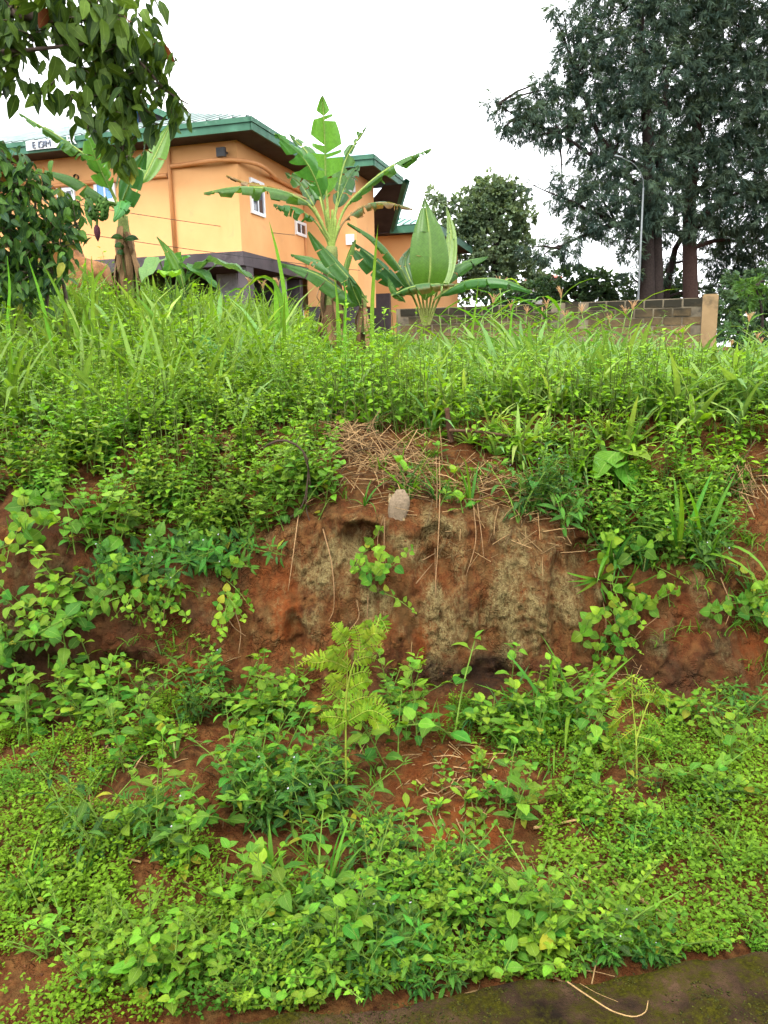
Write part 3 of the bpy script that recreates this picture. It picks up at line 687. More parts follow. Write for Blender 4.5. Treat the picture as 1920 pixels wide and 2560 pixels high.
def ww(v): v = np.asarray(v, float); return v[..., 0:1] * wd_ + v[..., 1:2] * wn + v[..., 2:3] * [0, 0, 1]      # along, out, up from base
HT = WTOP - WBASE; LENW = 7.4
b_ = Buf(); box(b_, (0, -.16, 0), (LENW, -.012, HT - .01), (.2, .2, .2), ww); obj('mortar_core', b_, 'mortar', wall, False)
bl = [Buf() for _ in range(4)]
meshes = []
for k in range(4):
    b_ = Buf(); L_, H_, D_ = .385, .168, .15
    g = np.array([(x, y, z) for z in (0, 1) for y in (0, 1) for x in (0, 1)], float)
    v = (g - [.5, 0, 0]) * [L_, -D_, H_] + RNG.uniform(-.007, .007, (8, 3))
    v = np.concatenate([v, v * [0.93, 1, 1] + [0, .006, 0]])       # slightly bulged face added below
    b_.add(ww(v[:8]), quads=[(0, 2, 3, 1), (4, 5, 7, 6), (0, 1, 5, 4), (2, 6, 7, 3), (0, 4, 6, 2), (1, 3, 7, 5)])
    meshes.append(b_.mesh('block', 'block', False))
nc = int(HT / .20)
for r_i in range(nc + 1):
    z0 = HT - (r_i + 1) * .20 + .004
    if z0 < -.05: break
    for c_i in range(18):
        u = .16 + .21 + c_i * .42 + (.21 if r_i % 2 else 0)
        if u > LENW - .2: continue
        if abs(u - 3.05) < .30: continue
        o = link('block', meshes[(r_i * 7 + c_i * 3) % 4], wall); o.location = ww(np.array([u, RNG.uniform(-.002, .012), z0])); 
b_ = Buf(); box(b_, (-.17, -.20, -.2), (.16, .05, HT + .03), (.5, .5, .5), ww); box(b_, (-.15, -.18, HT + .03), (.14, .03, HT + .06), (.5, .5, .5), ww); obj('pillar', b_, 'pillar', wall, False)
b_ = Buf(); box(b_, (2.90, -.20, -.2), (3.20, .035, HT + .005), (.5, .5, .5), ww); obj('pillar', b_, 'block', wall, False)
# tiny far house with a red roof, behind the trees
fr = P(1362, 690, 38.0); frz = fr[2]
fh = thing('far_house', (fr[0], fr[1], 1.6), 'distant house with a red roof edge showing through the trees', 'house')
b_ = Buf(); box(b_, (-.5, 0, 0), (.7, 3, frz - 1.7)); obj('wall', b_, 'grey', fh, False)
M['redroof'] = surf('red_roof', (0.30, 0.07, 0.045), (0.38, 0.10, 0.06), 3, .7)
b_ = Buf(); z0 = frz - 1.7; b_.add([(-.7, -.3, z0), (.9, -.3, z0), (.9, 3.3, z0), (-.7, 3.3, z0), (-.2, 1.5, z0 + .35), (.4, 1.5, z0 + .35)], quads=[(0, 1, 5, 4), (2, 3, 4, 5)], tris=[(1, 2, 5), (3, 0, 4)]); obj('roof', b_, 'redroof', fh, False)
# street lamp
lpb = P(1595, 742, 23.6); lpt = P(1606, 470, 23.6); gl = zfar(lpb[0], lpb[1])
lamp = thing('street_lamp', (lpb[0], lpb[1], gl), 'slim pale grey street lamp pole with bent arm behind the block wall', 'street lamp')
M['pole'] = surf('galvanised_pole', (0.10, 0.115, 0.115), (0.15, 0.165, 0.165), 3, .5, metallic=.3)
b_ = Buf(); hp = lpt[2] - gl; tube(b_, [(0, 0, 0), (0.01, 0, hp * .5), (.02, 0, hp)], [.036, .032, .026], 10); obj('pole', b_, 'pole', lamp)
b_ = Buf(); q = P(1556, 395, 23.6) - np.array([lpb[0], lpb[1], gl]); tube(b_, spline([(.02, 0, hp - .02), (.0, 0, hp + .22), (-.25, 0, hp + .62), q], 14), .010, 8); obj('arm', b_, 'pole', lamp)
b_ = Buf(); b_.add(np.array([(0, -.1, 0), (-.5, -.13, .10), (-.55, 0, .14), (-.5, .13, .10), (0, .1, 0), (0, -.07, .07), (-.45, -.09, .2), (-.45, .09, .2), (0, .07, .07)]) * .45 + q, quads=[(0, 1, 6, 5), (5, 6, 7, 8), (8, 7, 3, 4)], tris=[(1, 2, 6), (2, 7, 6), (2, 3, 7), (0, 4, 2), (0, 2, 1), (4, 3, 2), (0, 5, 8), (0, 8, 4)])
obj('lamp_head', b_, 'pole', lamp, False)
# remnant of a mud wall beside the shrub
mb = P(200, 700, 11.0); mz = zfar(mb[0], mb[1])
M['mud'] = surf('mud_wall', (0.20, 0.085, 0.030), (0.30, 0.15, 0.06), 2.5, .95, .8, 20, stain=((0.05, 0.025, 0.014), 3, .5, .72), bdist=.03)
b_ = Buf(); n = 26; m_ = 16
pa, pc = P(95, 700, 11.0), P(262, 700, 10.6); wdt = np.linalg.norm(pc - pa); th_ = np.linspace(0, 1, n)
zt = np.interp(th_, [0, .3, .5, .62, .8, .95, 1], [.9, 1.25, 1.2, .72, .8, .72, .4]) + .04 * fbm(th_ * 9, 0 * th_, 0, 2, 61)
front = []; back = []
for j in range(m_):
    t = j / (m_ - 1)
    pt = pa + (pc - pa) * th_[:, None]; pt = pt.copy(); pt[:, 2] = mz - .1 + zt * t
    nn_ = .06 * fbm(th_ * 6, 0 * th_ + t * 5, 3, 3, 62); bow = .10 * (1 - (2 * th_ - 1) ** 2)
    front.append(pt - np.array([0, 1, 0]) * (nn_ + bow)[:, None] * (1 - .3 * t)); back.append(pt + np.array([0, .35, 0]))
allr = np.array(front + back[::-1]) - np.array([mb[0], mb[1], mz]); ri = len(allr)
ii_ = (np.arange(ri - 1)[:, None] * n + np.arange(n - 1)[None]).ravel()
b_.add(allr.reshape(-1, 3), quads=np.stack([ii_, ii_ + 1, ii_ + n + 1, ii_ + n], 1))
tag(obj('mud_wall', b_, 'mud', None, True, (mb[0], mb[1], mz)), 'crumbling stump of red mud wall beside the leafy shrub', 'mud wall')
# ------------------------------------------------------------------ trees
def spray_tpl(n=16, droop=0.9, lw=0.10, ll=0.55, seed=1, cone=1.0):
    r = np.random.default_rng(seed); V = []; Q = []; UV = []; k = 0
    for i in range(n):
        t = r.uniform(0.05, 0.75); base = np.array([0, t * 0.8, -0.25 * droop * t * t])
        an = r.uniform(0, 2 * PI); d = np.array([math.sin(an) * .75 * cone, r.uniform(.35, 1.0), math.cos(an) * .55 * cone - .35 * droop]); d /= np.linalg.norm(d)
        s = np.cross(d, [r.uniform(-1, 1), r.uniform(-1, 1), r.uniform(-1, 1)]); s /= np.linalg.norm(s) + 1e-6
        L = ll * r.uniform(.6, 1.2); W = lw * L * r.uniform(.7, 1.3); m = base + d * L * .5 + np.array([0, 0, -.04])
        V += [base, m - s * W, base + d * L + np.array([0, 0, -.10 * droop * L]), m + s * W]; Q.append((k, k + 1, k + 2, k + 3)); UV += [(.5, 0), (0, .5), (.5, 1), (1, .5)]; k += 4
    return np.array(V), np.array(Q), np.array(UV, float)
SPR = {'needle': [spray_tpl(34, 1.3, .055, .52, s) for s in range(4)], 'broad': [spray_tpl(12, .6, .26, .5, s + 10) for s in range(4)], 'feather': [spray_tpl(22, .5, .10, .5, s + 20, .8) for s in range(3)]}
def blob_crown(buf, blobs, origin, kind, per_m2, size, cols, flat=0.85, rng=RNG, shell=0.45, down=0.35):
    for px, py, rpx, Y in blobs:
        c = P(px, py, Y); r = rpx / FPX * np.linalg.norm(c - EYEP)
        n = max(6, int(per_m2 * r * r * 4))
        d = rng.normal(size=(n, 3)); d /= np.linalg.norm(d, axis=1)[:, None]
        rr = r * rng.uniform(shell ** 2, 1.0, n) ** .5 * (1 + .25 * vnoise(d[:, 0] * 3 + px, d[:, 1] * 3, d[:, 2] * 3, 3))
        p = c + d * rr[:, None] * [1, 1, flat]
        ax = d * [1, 1, .5] + rng.normal(0, .45, (n, 3)) + [0, 0, -down]
        cc = cmix(cols[0], cols[1], n, rng, 1.3)
        tip = sstep(.5, 1.0, d[:, 2])[:, None]; cc = cc * (1 - .35 * tip) + cols[2] * .35 * tip  # upper part of each blob blends towards the third, lighter colour
        k = rng.integers(0, len(SPR[kind]), n); S = size * rng.uniform(.65, 1.3, n)
        R = frames(ax, rng.uniform(-.8, .8, n))
        for i in range(len(SPR[kind])):
            m = k == i; buf.inst(SPR[kind][i], R[m], p[m] - origin, S[m], cc[m])
def limbs(buf, pairs, origin, col, n=9, wob=.05):
    for pts, r0, r1 in pairs:
        p = np.array([P(*q) for q in pts]); s = spline(p, n)
        s = s + RNG.normal(0, wob * r0, s.shape); tube(buf, s - origin, np.linspace(r0, r1, n), 8, col, .08)
NC = (np.array([.030, .056, .044]), np.array([.085, .128, .082]), np.array([.165, .21, .09]))  # paler and bluer in the leaf colour itself, in place of distance haze
BARK = (.026, .019, .016)
def far_tree(name, label, base_px, Y, gzv, trunks, blobs, kind, per, size, cols, group=None, barkc=BARK, mat='needle', down=.35, cat='tree', autolimb=True, shell=.45):
    b0 = P(base_px[0], base_px[1], Y); org = np.array([b0[0], b0[1], gzv])
    t = thing(name, org, label, cat, group)
    tb = Buf()
    lo = trunks[0][0][0]
    limbs(tb, trunks, org, barkc)
    if autolimb:
        prs = []
        for q in blobs:
            tp = min((x for tr in trunks for x in tr[0]), key=lambda x: abs(x[0] - q[0]) * .6 + abs(x[1] - (q[1] + abs(q[0] - x[0]) * .35)))
            prs.append(([tp, ((tp[0] + q[0]) / 2, (tp[1] + q[1]) / 2 - 6, (tp[2] + q[3]) / 2), (q[0], q[1], q[3])], .045, .015))
        limbs(tb, prs, org, barkc, 7, .3)
    obj('trunk', tb, 'bark', t)
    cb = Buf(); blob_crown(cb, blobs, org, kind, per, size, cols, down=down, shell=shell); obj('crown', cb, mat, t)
    return t
A1 = [(1240, 258, 22, 24.5), (1275, 285, 32, 24.5), (1325, 300, 40, 24.5), (1300, 330, 22, 24.5), (1380, 300, 45, 24.8), (1425, 320, 38, 24.8), (1365, 225, 28, 24.8), (1345, 205, 16, 24.8), (1405, 180, 42, 25), (1400, 250, 36, 25), (1440, 120, 48, 25), (1405, 25, 24, 25), (1430, 60, 34, 25),
      (1480, 50, 36, 25.2), (1500, 110, 46, 25.2), (1545, 40, 45, 25.2), (1480, 190, 55, 25), (1470, 270, 52, 25), (1560, 130, 62, 25), (1560, 220, 68, 25), (1520, 320, 58, 25), (1475, 370, 40, 25), (1590, 310, 66, 25), (1630, 60, 66, 25.4),
      (1640, 190, 78, 25.3), (1540, 400, 52, 24.8), (1480, 430, 44, 24.8), (1430, 470, 36, 24.8), (1405, 450, 22, 24.8), (1395, 500, 24, 24.8), (1450, 520, 40, 24.6), (1500, 490, 50, 24.6), (1560, 480, 52, 24.6), (1620, 410, 60, 25), (1630, 480, 46, 24.7), (1480, 555, 36, 24.5), (1530, 560, 40, 24.5), (1440, 600, 28, 24.5),
      (1400, 615, 28, 24.3), (1360, 640, 24, 24.3), (1330, 620, 26, 24.3), (1430, 635, 20, 24.3), (1560, 600, 24, 24.5), (1580, 640, 26, 24.8), (1575, 690, 20, 24.8), (1600, 540, 40, 25), (1385, 30, 10, 25), (1328, 462, 9, 24.5), (1260, 320, 14, 24.5), (1300, 262, 22, 24.5), (1350, 262, 30, 24.6), (1380, 345, 26, 24.6), (1285, 310, 20, 24.4), (1345, 340, 20, 24.5), (1615, 535, 36, 24.6), (1655, 510, 36, 24.7), (1640, 560, 28, 24.6), (1590, 585, 22, 24.6), (1500, -30, 50, 25.3), (1600, -40, 60, 25.3)]
B1 = [(1700, 60, 72, 26), (1780, 60, 72, 26), (1860, 80, 72, 26), (1940, 90, 80, 26), (1720, 180, 80, 26), (1810, 180, 82, 26), (1900, 200, 82, 26), (1700, 290, 78, 26), (1790, 300, 84, 26), (1890, 310, 84, 26), (1970, 260, 84, 26.5), (1680, 400, 62, 26), (1760, 400, 78, 26), (1850, 420, 84, 26), (1940, 430, 84, 26),
      (1690, 490, 52, 26), (1770, 500, 66, 25.8), (1860, 520, 78, 26), (1940, 540, 76, 26.2), (1715, 550, 36, 25.6), (1740, 570, 26, 25.6), (1690, -30, 70, 26), (1800, -40, 80, 26), (1900, -30, 80, 26)]
C1 = [(1790, 590, 50, 27.5), (1860, 610, 56, 27.5), (1920, 620, 50, 27.5), (1830, 660, 44, 27.5), (1900, 690, 52, 27.5), (1780, 650, 30, 27.5), (1660, 580, 34, 27.8), (1690, 640, 22, 27.8), (1660, 690, 24, 27.8), (1800, 715, 34, 28), (1860, 735, 40, 28)]
gA = zfar(8, 25)
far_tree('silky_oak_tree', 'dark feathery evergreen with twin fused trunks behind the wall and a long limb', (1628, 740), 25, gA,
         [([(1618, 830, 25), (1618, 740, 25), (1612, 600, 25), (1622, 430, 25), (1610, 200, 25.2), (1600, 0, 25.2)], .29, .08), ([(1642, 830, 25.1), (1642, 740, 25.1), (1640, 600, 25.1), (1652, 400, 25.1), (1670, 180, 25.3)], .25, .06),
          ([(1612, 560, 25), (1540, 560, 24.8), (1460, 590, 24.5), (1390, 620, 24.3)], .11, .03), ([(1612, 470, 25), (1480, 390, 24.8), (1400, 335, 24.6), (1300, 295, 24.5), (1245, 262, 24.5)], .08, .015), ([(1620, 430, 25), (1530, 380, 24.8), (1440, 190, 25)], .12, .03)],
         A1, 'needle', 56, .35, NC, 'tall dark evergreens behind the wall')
far_tree('silky_oak_tree', 'dark feathery evergreen on a single reddish trunk behind the wall pillar', (1726, 740), 26, gA,
         [([(1724, 830, 26), (1724, 740, 26), (1722, 600, 26), (1730, 430, 26), (1760, 200, 26), (1780, 20, 26)], .28, .07), ([(1728, 560, 26), (1820, 500, 26), (1900, 440, 26)], .12, .04), ([(1728, 620, 26), (1800, 600, 26.6), (1880, 610, 27)], .09, .03)],
         B1, 'needle', 38, .41, NC, 'tall dark evergreens behind the wall', barkc=(.040, .023, .018))
far_tree('silky_oak_tree', 'thin leaning dark tree between the two larger trunks', (1665, 745), 27.5, gA,
         [([(1660, 830, 27.5), (1664, 745, 27.5), (1680, 660, 27.5), (1700, 590, 27.5), (1760, 560, 27.5), (1850, 600, 27.5)], .15, .05)],
         C1, 'needle', 40, .38, NC, 'tall dark evergreens behind the wall')
RC = (np.array([.085, .14, .085]), np.array([.175, .245, .13]), np.array([.25, .31, .16]))  # distance haze lightened into these leaf colours
far_tree('round_crowned_tree', 'tall rounded grey green tree behind the young banana clump', (1240, 760), 31, 2.0,
         [([(1240, 800, 31), (1240, 650, 31), (1245, 560, 31)], .25, .12)],
         [(1225, 480, 34, 31), (1255, 490, 36, 31), (1205, 530, 45, 31), (1260, 550, 50, 31), (1295, 490, 22, 31), (1310, 540, 26, 31), (1180, 560, 36, 31), (1140, 560, 30, 31), (1100, 520, 22, 31.5), (1080, 490, 14, 31.5), (1130, 510, 18, 31), (1165, 500, 20, 31), (1230, 610, 56, 31), (1290, 620, 40, 31), (1160, 630, 50, 31), (1120, 600, 36, 31), (1230, 680, 56, 31), (1300, 690, 42, 31), (1160, 700, 46, 31), (1180, 460, 9, 31), (1265, 455, 16, 31), (1090, 640, 36, 31), (1340, 670, 26, 31), (1220, 455, 20, 31)],
         'broad', 85, .34, RC, mat='tree', down=.1)
GC = (np.array([.022, .050, .028]), np.array([.055, .105, .042]), np.array([.10, .16, .055]))
for lab, bl in [('dark bush behind the wall between lamp post and round tree', [(1400, 705, 34, 29), (1440, 690, 36, 29), (1480, 700, 36, 29), (1520, 715, 34, 29), (1380, 730, 30, 29), (1430, 740, 40, 29), (1490, 745, 40, 29), (1550, 735, 28, 29)]),
                ('dark bush showing between the twin trunks and single trunk', [(1580, 730, 24, 30), (1680, 700, 26, 30), (1690, 735, 30, 30), (1660, 745, 24, 30), (1750, 735, 30, 30), (1600, 750, 24, 30)]),
                ('low dark bush at the far end of the wall under round tree', [(1330, 740, 34, 28), (1290, 750, 30, 28), (1240, 750, 34, 28), (1350, 715, 20, 28)])]:
    b0 = bl[0]; far_tree('bush', lab, (sum(x[0] for x in bl) / len(bl), 780), b0[3], 1.6, [([(bl[1][0], 830, b0[3]), (bl[1][0], 740, b0[3])], .08, .04)], bl, 'broad', 60, .32, GC, mat='tree', down=.1, cat='bush')
far_tree('bush', 'deep green bush in shade beyond the wall pillar', (1850, 860), 21, 1.3, [([(1850, 900, 21), (1850, 780, 21)], .09, .05)],
         [(1830, 770, 40, 21), (1880, 770, 46, 21), (1940, 780, 50, 21), (1850, 820, 40, 20.5), (1910, 830, 44, 20.5), (1840, 720, 30, 21.5), (1970, 740, 46, 21), (1830, 850, 30, 20.3), (1880, 860, 30, 20.3), (1815, 800, 30, 20.8), (1860, 700, 34, 22), (1930, 700, 40, 22)], 'broad', 60, .30, GC, mat='tree', down=.1, cat='bush')
far_tree('feathery_shrub', 'bright green feathery shrub at the picture edge beyond the pillar', (1900, 840), 17.5, 1.3, [([(1900, 880, 17.5), (1905, 780, 17.5), (1890, 720, 17.5)], .04, .02)],
         [(1885, 715, 26, 17.5), (1915, 700, 30, 17.5), (1910, 740, 28, 17.5), (1870, 740, 14, 17.5)], 'feather', 40, .30, (np.array([.05, .13, .025]), np.array([.10, .22, .03]), np.array([.16, .28, .04])), mat='tree', down=.1, cat='shrub')
far_tree('feathery_shrub', 'blue green shrub among maize just past the wall pillar', (1850, 870), 16.5, 1.2, [([(1850, 900, 16.5), (1850, 830, 16.5)], .03, .02)],
         [(1840, 835, 22, 16.5), (1865, 825, 22, 16.5), (1885, 850, 20, 16.5)], 'feather', 44, .26, (np.array([.04, .11, .05]), np.array([.07, .17, .06]), np.array([.12, .22, .07])), mat='tree', down=.1, cat='shrub')

# near tree whose branch hangs into the top corner, shrub below it
def leafy_tree(name, label, cat, org, trunks, blobs, leafL, cols, per, tpl='tree', mat='tree', hang=1.0, young=.06, group=None, seed=3):
    rng = np.random.default_rng(seed); t = thing(name, org, label, cat, group)
    tb = Buf()
    for pts, r0, r1 in trunks: tube(tb, spline(np.array(pts), 12) - org, np.linspace(r0, r1, 12), 7, (.09, .065, .05), .06)
    cb = Buf()
    for px, py, rpx, Y in blobs:
        c = P(px, py, Y); r = rpx / FPX * Y; n = max(4, int(per * rpx * rpx / 1000))
        p = c + rng.normal(0, .5, (n, 3)) * r * [1, 1.1, .9]
        for q in p[::5]: tube(tb, spline([c + (q - c) * -.3, (c + q) / 2 + [0, 0, .05 * r], q], 5) - org, np.linspace(.006, .003, 5), 4, (.07, .06, .035))
        az = rng.uniform(0, 2 * PI, n)
        d = np.stack([np.cos(az), np.sin(az) * .8, rng.uniform(-1.9, -.15, n) * hang], 1)
        S = leafL * rng.uniform(.6, 1.25, n); cc = cmix(cols[0], cols[1], n, rng, 1.2)
        yo = rng.uniform(0, 1, n) < young; cc[yo] = np.array([.24, .09, .03]) * rng.uniform(.6, 1.3, (yo.sum(), 1))
        yo = rng.uniform(0, 1, n) < young; cc[yo] = np.array([.22, .22, .03]) * rng.uniform(.6, 1.2, (yo.sum(), 1))
        k = rng.integers(0, 3, n); R = frames(d, rng.uniform(-1.2, 1.2, n))
        for i in range(3): m = k == i; cb.inst(TP[tpl][i], R[m], p[m] - org, S[m], cc[m])
    obj('trunk', tb, 'bark', t); obj('crown', cb, mat, t); return t
TY = 4.9
tb0 = np.array([-3.6, 5.3, gz(-3.6, 5.3)])
br = lambda *q: [P(a, b, c) for a, b, c in q]
leafy_tree('overhanging_tree', 'large leaved tree whose dark branches hang into the top corner', 'tree', tb0,
  [([tb0 - [0, 0, .1], tb0 + [.05, -.05, 1.2], tb0 + [.15, -.1, 2.4], tb0 + [.5, -.2, 3.3]], .14, .07), ([tb0 + [.4, -.15, 3.0]] + br((60, 40, TY), (180, 60, TY), (270, 130, TY), (300, 260, TY)), .05, .012), ([tb0 + [.2, -.1, 2.6]] + br((0, 130, TY), (120, 120, TY), (210, 110, TY)), .03, .008), ([tb0 + [.15, -.1, 2.2]] + br((-60, 260, TY), (20, 230, TY)), .02, .006), (br((270, 130, TY), (340, 150, TY), (420, 230, TY), (470, 260, TY)), .012, .004), (br((300, 260, TY), (310, 330, TY), (305, 400, TY)), .01, .004)],
  [(30, 20, 60, TY), (90, 40, 60, TY + .2), (20, 90, 50, TY), (80, 90, 45, TY), (150, 30, 60, TY), (200, 50, 60, TY), (240, 20, 50, TY - .2), (180, 90, 40, TY), (20, 150, 40, TY), (15, 200, 28, TY), (260, 70, 50, TY), (310, 60, 50, TY - .2), (350, 40, 34, TY), (250, 110, 45, TY), (300, 120, 50, TY), (360, 110, 40, TY), (400, 110, 22, TY), (150, 170, 26, TY), (200, 170, 36, TY), (240, 190, 44, TY), (290, 190, 50, TY), (340, 180, 40, TY), (390, 170, 30, TY), (440, 150, 18, TY), (130, 210, 16, TY), (110, 240, 14, TY), (75, 200, 13, TY), (250, 240, 40, TY), (300, 240, 44, TY), (350, 230, 36, TY), (400, 220, 32, TY), (440, 240, 24, TY), (460, 270, 18, TY), (280, 280, 32, TY), (320, 270, 24, TY), (370, 280, 24, TY), (430, 275, 18, TY), (210, 270, 16, TY), (180, 240, 20, TY), (190, 300, 20, TY + .2), (220, 320, 12, TY), (290, 330, 22, TY), (310, 320, 20, TY), (300, 370, 26, TY), (320, 390, 22, TY), (285, 350, 26, TY), (330, 350, 22, TY), (310, 425, 18, TY), (295, 400, 18, TY), (390, 310, 10, TY), (-60, 60, 80, TY), (-60, 180, 60, TY), (150, -40, 80, TY), (300, -40, 60, TY)],
  .135, (np.array([.020, .055, .012]), np.array([.095, .185, .022])), 9.5, young=.006)
SB = np.array([P(60, 700, 7.2)[0], 7.2, 0]); SB[2] = gz(SB[0], SB[1])
leafy_tree('leafy_shrub', 'dense dark glossy shrub standing under the overhanging branches', 'shrub', SB,
  [([SB + [dx, 0, -.05], SB + [dx * 1.5 + .05, 0, .6], P(px, py, 7.2)], .025, .008) for dx, px, py in [(-.1, 20, 420), (0, 90, 480), (.1, 150, 520), (.2, 60, 560), (-.3, -40, 500)]],
  [(20, 420, 50, 7.2), (70, 430, 45, 7.2), (40, 480, 55, 7.2), (100, 480, 48, 7.2), (150, 500, 40, 7.2), (20, 540, 55, 7), (80, 550, 55, 7.1), (140, 560, 48, 7.2), (190, 560, 34, 7.2), (30, 610, 60, 7), (90, 620, 55, 7), (150, 620, 44, 7.1), (20, 670, 55, 7), (80, 690, 50, 7), (130, 680, 40, 7), (170, 650, 26, 7), (10, 720, 50, 6.9), (-50, 450, 60, 7.2), (-50, 560, 70, 7), (-50, 670, 70, 7), (190, 510, 26, 7.3), (5, 375, 24, 7.2), (60, 735, 40, 6.9)],
  .12, (np.array([.016, .045, .018]), np.array([.075, .155, .022])), 26, young=.012, hang=.8, seed=5)
# ------------------------------------------------------------------ bananas
def banana_leaf_mesh(pts, hw, hint, droop, tear, rng, pet=0.12, brown=0.0, cols=(LIME, MIDG), drysel=False, n=36, skew=0.0, tipk=0.0):
    """one torn banana leaf along a midrib; returns (blade Buf, midrib Buf)"""
    mid = spline(pts, n); T = np.gradient(mid, axis=0); T /= np.linalg.norm(T, axis=1)[:, None]
    h = np.asarray(hint, float); N = h - (T @ h)[:, None] * T; N /= np.linalg.norm(N, axis=1)[:, None] + 1e-6
    S = np.cross(T, N); t = np.linspace(0, 1, n); tb = np.clip((t - pet) / (1 - pet), 0, 1)
    wprof = hw * np.sin(PI * np.clip(tb, 0, 1) ** 0.85) ** 0.55 * (1 - .15 * tb) * (1 - .55 * tb ** 4); wprof = wprof * (1 - tipk * tb ** 1.5); wprof[tb <= 0] = 0; wprof[-1] = .02 * hw
    blade = Buf(); J = 5; start = int(np.argmax(tb > 0)) - 1
    seg = np.linalg.norm(mid[-1] - mid[0]) / n
    c0 = cmix(cols[0], cols[1], 1, rng)[0]
    for side in (-1, 1):
        i = max(start, 0)
        while i < n - 1:
            ln = n if rng.uniform() > tear * .8 else int(rng.integers(1, 4)); ln = int(rng.integers(4, 9) if tear > .3 else rng.integers(6, 14)) if ln == n else ln
            j = min(n - 1, i + ln); ids = np.arange(i, j + 1)
            ex = rng.normal(0, .5 * tear) + (rng.uniform(.2, 1.3) * tear if rng.uniform() < tear * .7 else 0); gap = min(.85, rng.uniform(.45, 1.15) * tear)
            short = 1 - (rng.uniform(0, .6) * tear); ctr = mid[ids].mean(0)
            V = []; U = []; C = []
            for a in range(J + 1):
                f = a / J; ph = (droop + ex) * f * 1.0
                off = side * S[ids] * np.cos(ph) - N[ids] * np.sin(ph)
                p = mid[ids] + off * (wprof[ids] * f * short)[:, None] + T[ids] * (.28 * wprof[ids] * f * (1 + skew))[:, None]
                p = p + (ctr + off.mean(0) * (wprof[ids].mean() * f * short) + T[ids].mean(0) * .28 * wprof[ids].mean() * f - p) * gap * f
                p = p + N[ids] * (.012 * math.sin(f * 9 + i))
                V.append(p); U.append(np.stack([np.full(len(ids), .5 + side * f * .5), t[ids]], 1))
                br = np.clip(brown * 1.6 * f - .6 + rng.uniform(-.3, .3, len(ids)) + brown * .8 * t[ids], 0, 1)[:, None] if brown else np.zeros((len(ids), 1))
                C.append(c0 * (1 - br) + np.array([.22, .12, .045]) * br)
            V = np.array(V); m = len(ids)
            q = [(a * m + b, a * m + b + 1, (a + 1) * m + b + 1, (a + 1) * m + b) for a in range(J) for b in range(m - 1)]
            blade.add(V.reshape(-1, 3), quads=q, col=np.array(C).reshape(-1, 3), uv=np.array(U).reshape(-1, 2)); i = j
    rib = Buf(); L = np.linalg.norm(np.diff(mid, axis=0), axis=1).sum()
    tube(rib, mid - N * .004, np.linspace(.013, .003, n) * min(1.6, max(.6, L / 1.1)), 6, (.26, .33, .09) if brown < .8 else (.25, .16, .07))
    return blade, rib
def add_banana_leaf(parent, org, px, hw, hint, droop=.5, tear=.3, seed=0, **kw):
    rng = np.random.default_rng(seed); pts = np.array([P(*q) for q in px]) - org
    bl, rib = banana_leaf_mesh(pts, hw, hint, droop, tear, rng, **kw)
    o = obj('leaf', bl, 'banana', parent); obj('midrib', rib, 'stem', o); return o
CAMV = (0, -1, .25)
def pseudostem(parent, org, px, r0, r1, seed, fibres=26, leafbases=()):
    rng = np.random.default_rng(seed); pts = spline(np.array([P(*q) for q in px]), 16) - org
    b = Buf(); tube(b, pts, np.linspace(r0, r1, 16), 10, (.16, .19, .06), .10); st = obj('stem', b, 'stem', parent)
    b = Buf()
    for k in range(fibres):                            # dried sheaths peeling round the stem
        a = rng.uniform(0, 2 * PI); i0 = rng.integers(3, 14); L = rng.uniform(.25, .6); q = pts[i0]; d = np.array([math.cos(a), math.sin(a), 0])
        rr = np.interp(i0, [0, 15], [r0, r1])
        m = np.array([q + d * rr * .9, q + d * (rr * 1.25 + .02) - [0, 0, L * .35], q + d * (rr * 1.2 + rng.uniform(0, .07)) - [0, 0, L * .75], q + d * (rr * 1.1 + rng.uniform(-.01, .09)) - [0, 0, L]])
        m[:, 2] = np.maximum(m[:, 2], -.05); s = spline(m, 8); wv = np.cross(d, [0, 0, 1]) * rng.uniform(.015, .05)
        wid = np.interp(np.linspace(0, 1, 8), [0, .3, .8, 1], [.6, 1, .8, .15])[:, None]
        V = np.stack([s - wv * wid, s + d * .012, s + wv * wid], 1).reshape(-1, 3)
        qd = [(3 * i + j, 3 * i + j + 1, 3 * i + j + 4, 3 * i + j + 3) for i in range(7) for j in (0, 1)]
        b.add(V, quads=qd, col=np.array([.20, .115, .055]) * rng.uniform(.35, 1.4))
    obj('dry_sheath', b, 'dry', st); return st
YB = 9.0
def bplant(label, base, name='banana_plant'):
    p = P(*base); org = np.array([p[0], p[1], gz(p[0], p[1])]); return thing(name, org, label, 'banana plant'), org
Z2 = lambda x, y, Y=YB: (400 + x / 1.728, 200 + y / 1.728, Y)
Z3 = lambda x, y, Y=9.4: (x / 3.318, 250 + y / 3.318, Y)
DK = (np.array([.030, .10, .028]), np.array([.055, .15, .03])); LT = (np.array([.12, .26, .03]), np.array([.08, .21, .03])); YL = (np.array([.30, .22, .03]), np.array([.26, .15, .04])); BRN = (np.array([.20, .12, .05]), np.array([.26, .16, .07])); MD = (np.array([.055, .16, .035]), np.array([.085, .21, .04]))
bt, bo = bplant('tall banana plant with a fan of torn leaves before the house', Z2(745, 1000))
pseudostem(bt, bo, [Z2(742, 1190), Z2(740, 1000), Z2(738, 850), Z2(742, 720)], .105, .062, 1, 46)
b = Buf()                                    # leaf stalks gather above the stem
for x, y in ((735, 600), (700, 620), (690, 640), (760, 600), (775, 630), (720, 560), (745, 560)):
    tube(b, spline(np.array([P(*Z2(742, 760)), P(*Z2((742 * 2 + x) / 3, 690)), P(*Z2(x, y))]), 7) - bo, np.linspace(.030, .013, 7), 7, (.20, .27, .06))
obj('leaf_stalk', b, 'stem', bt)
AL = add_banana_leaf
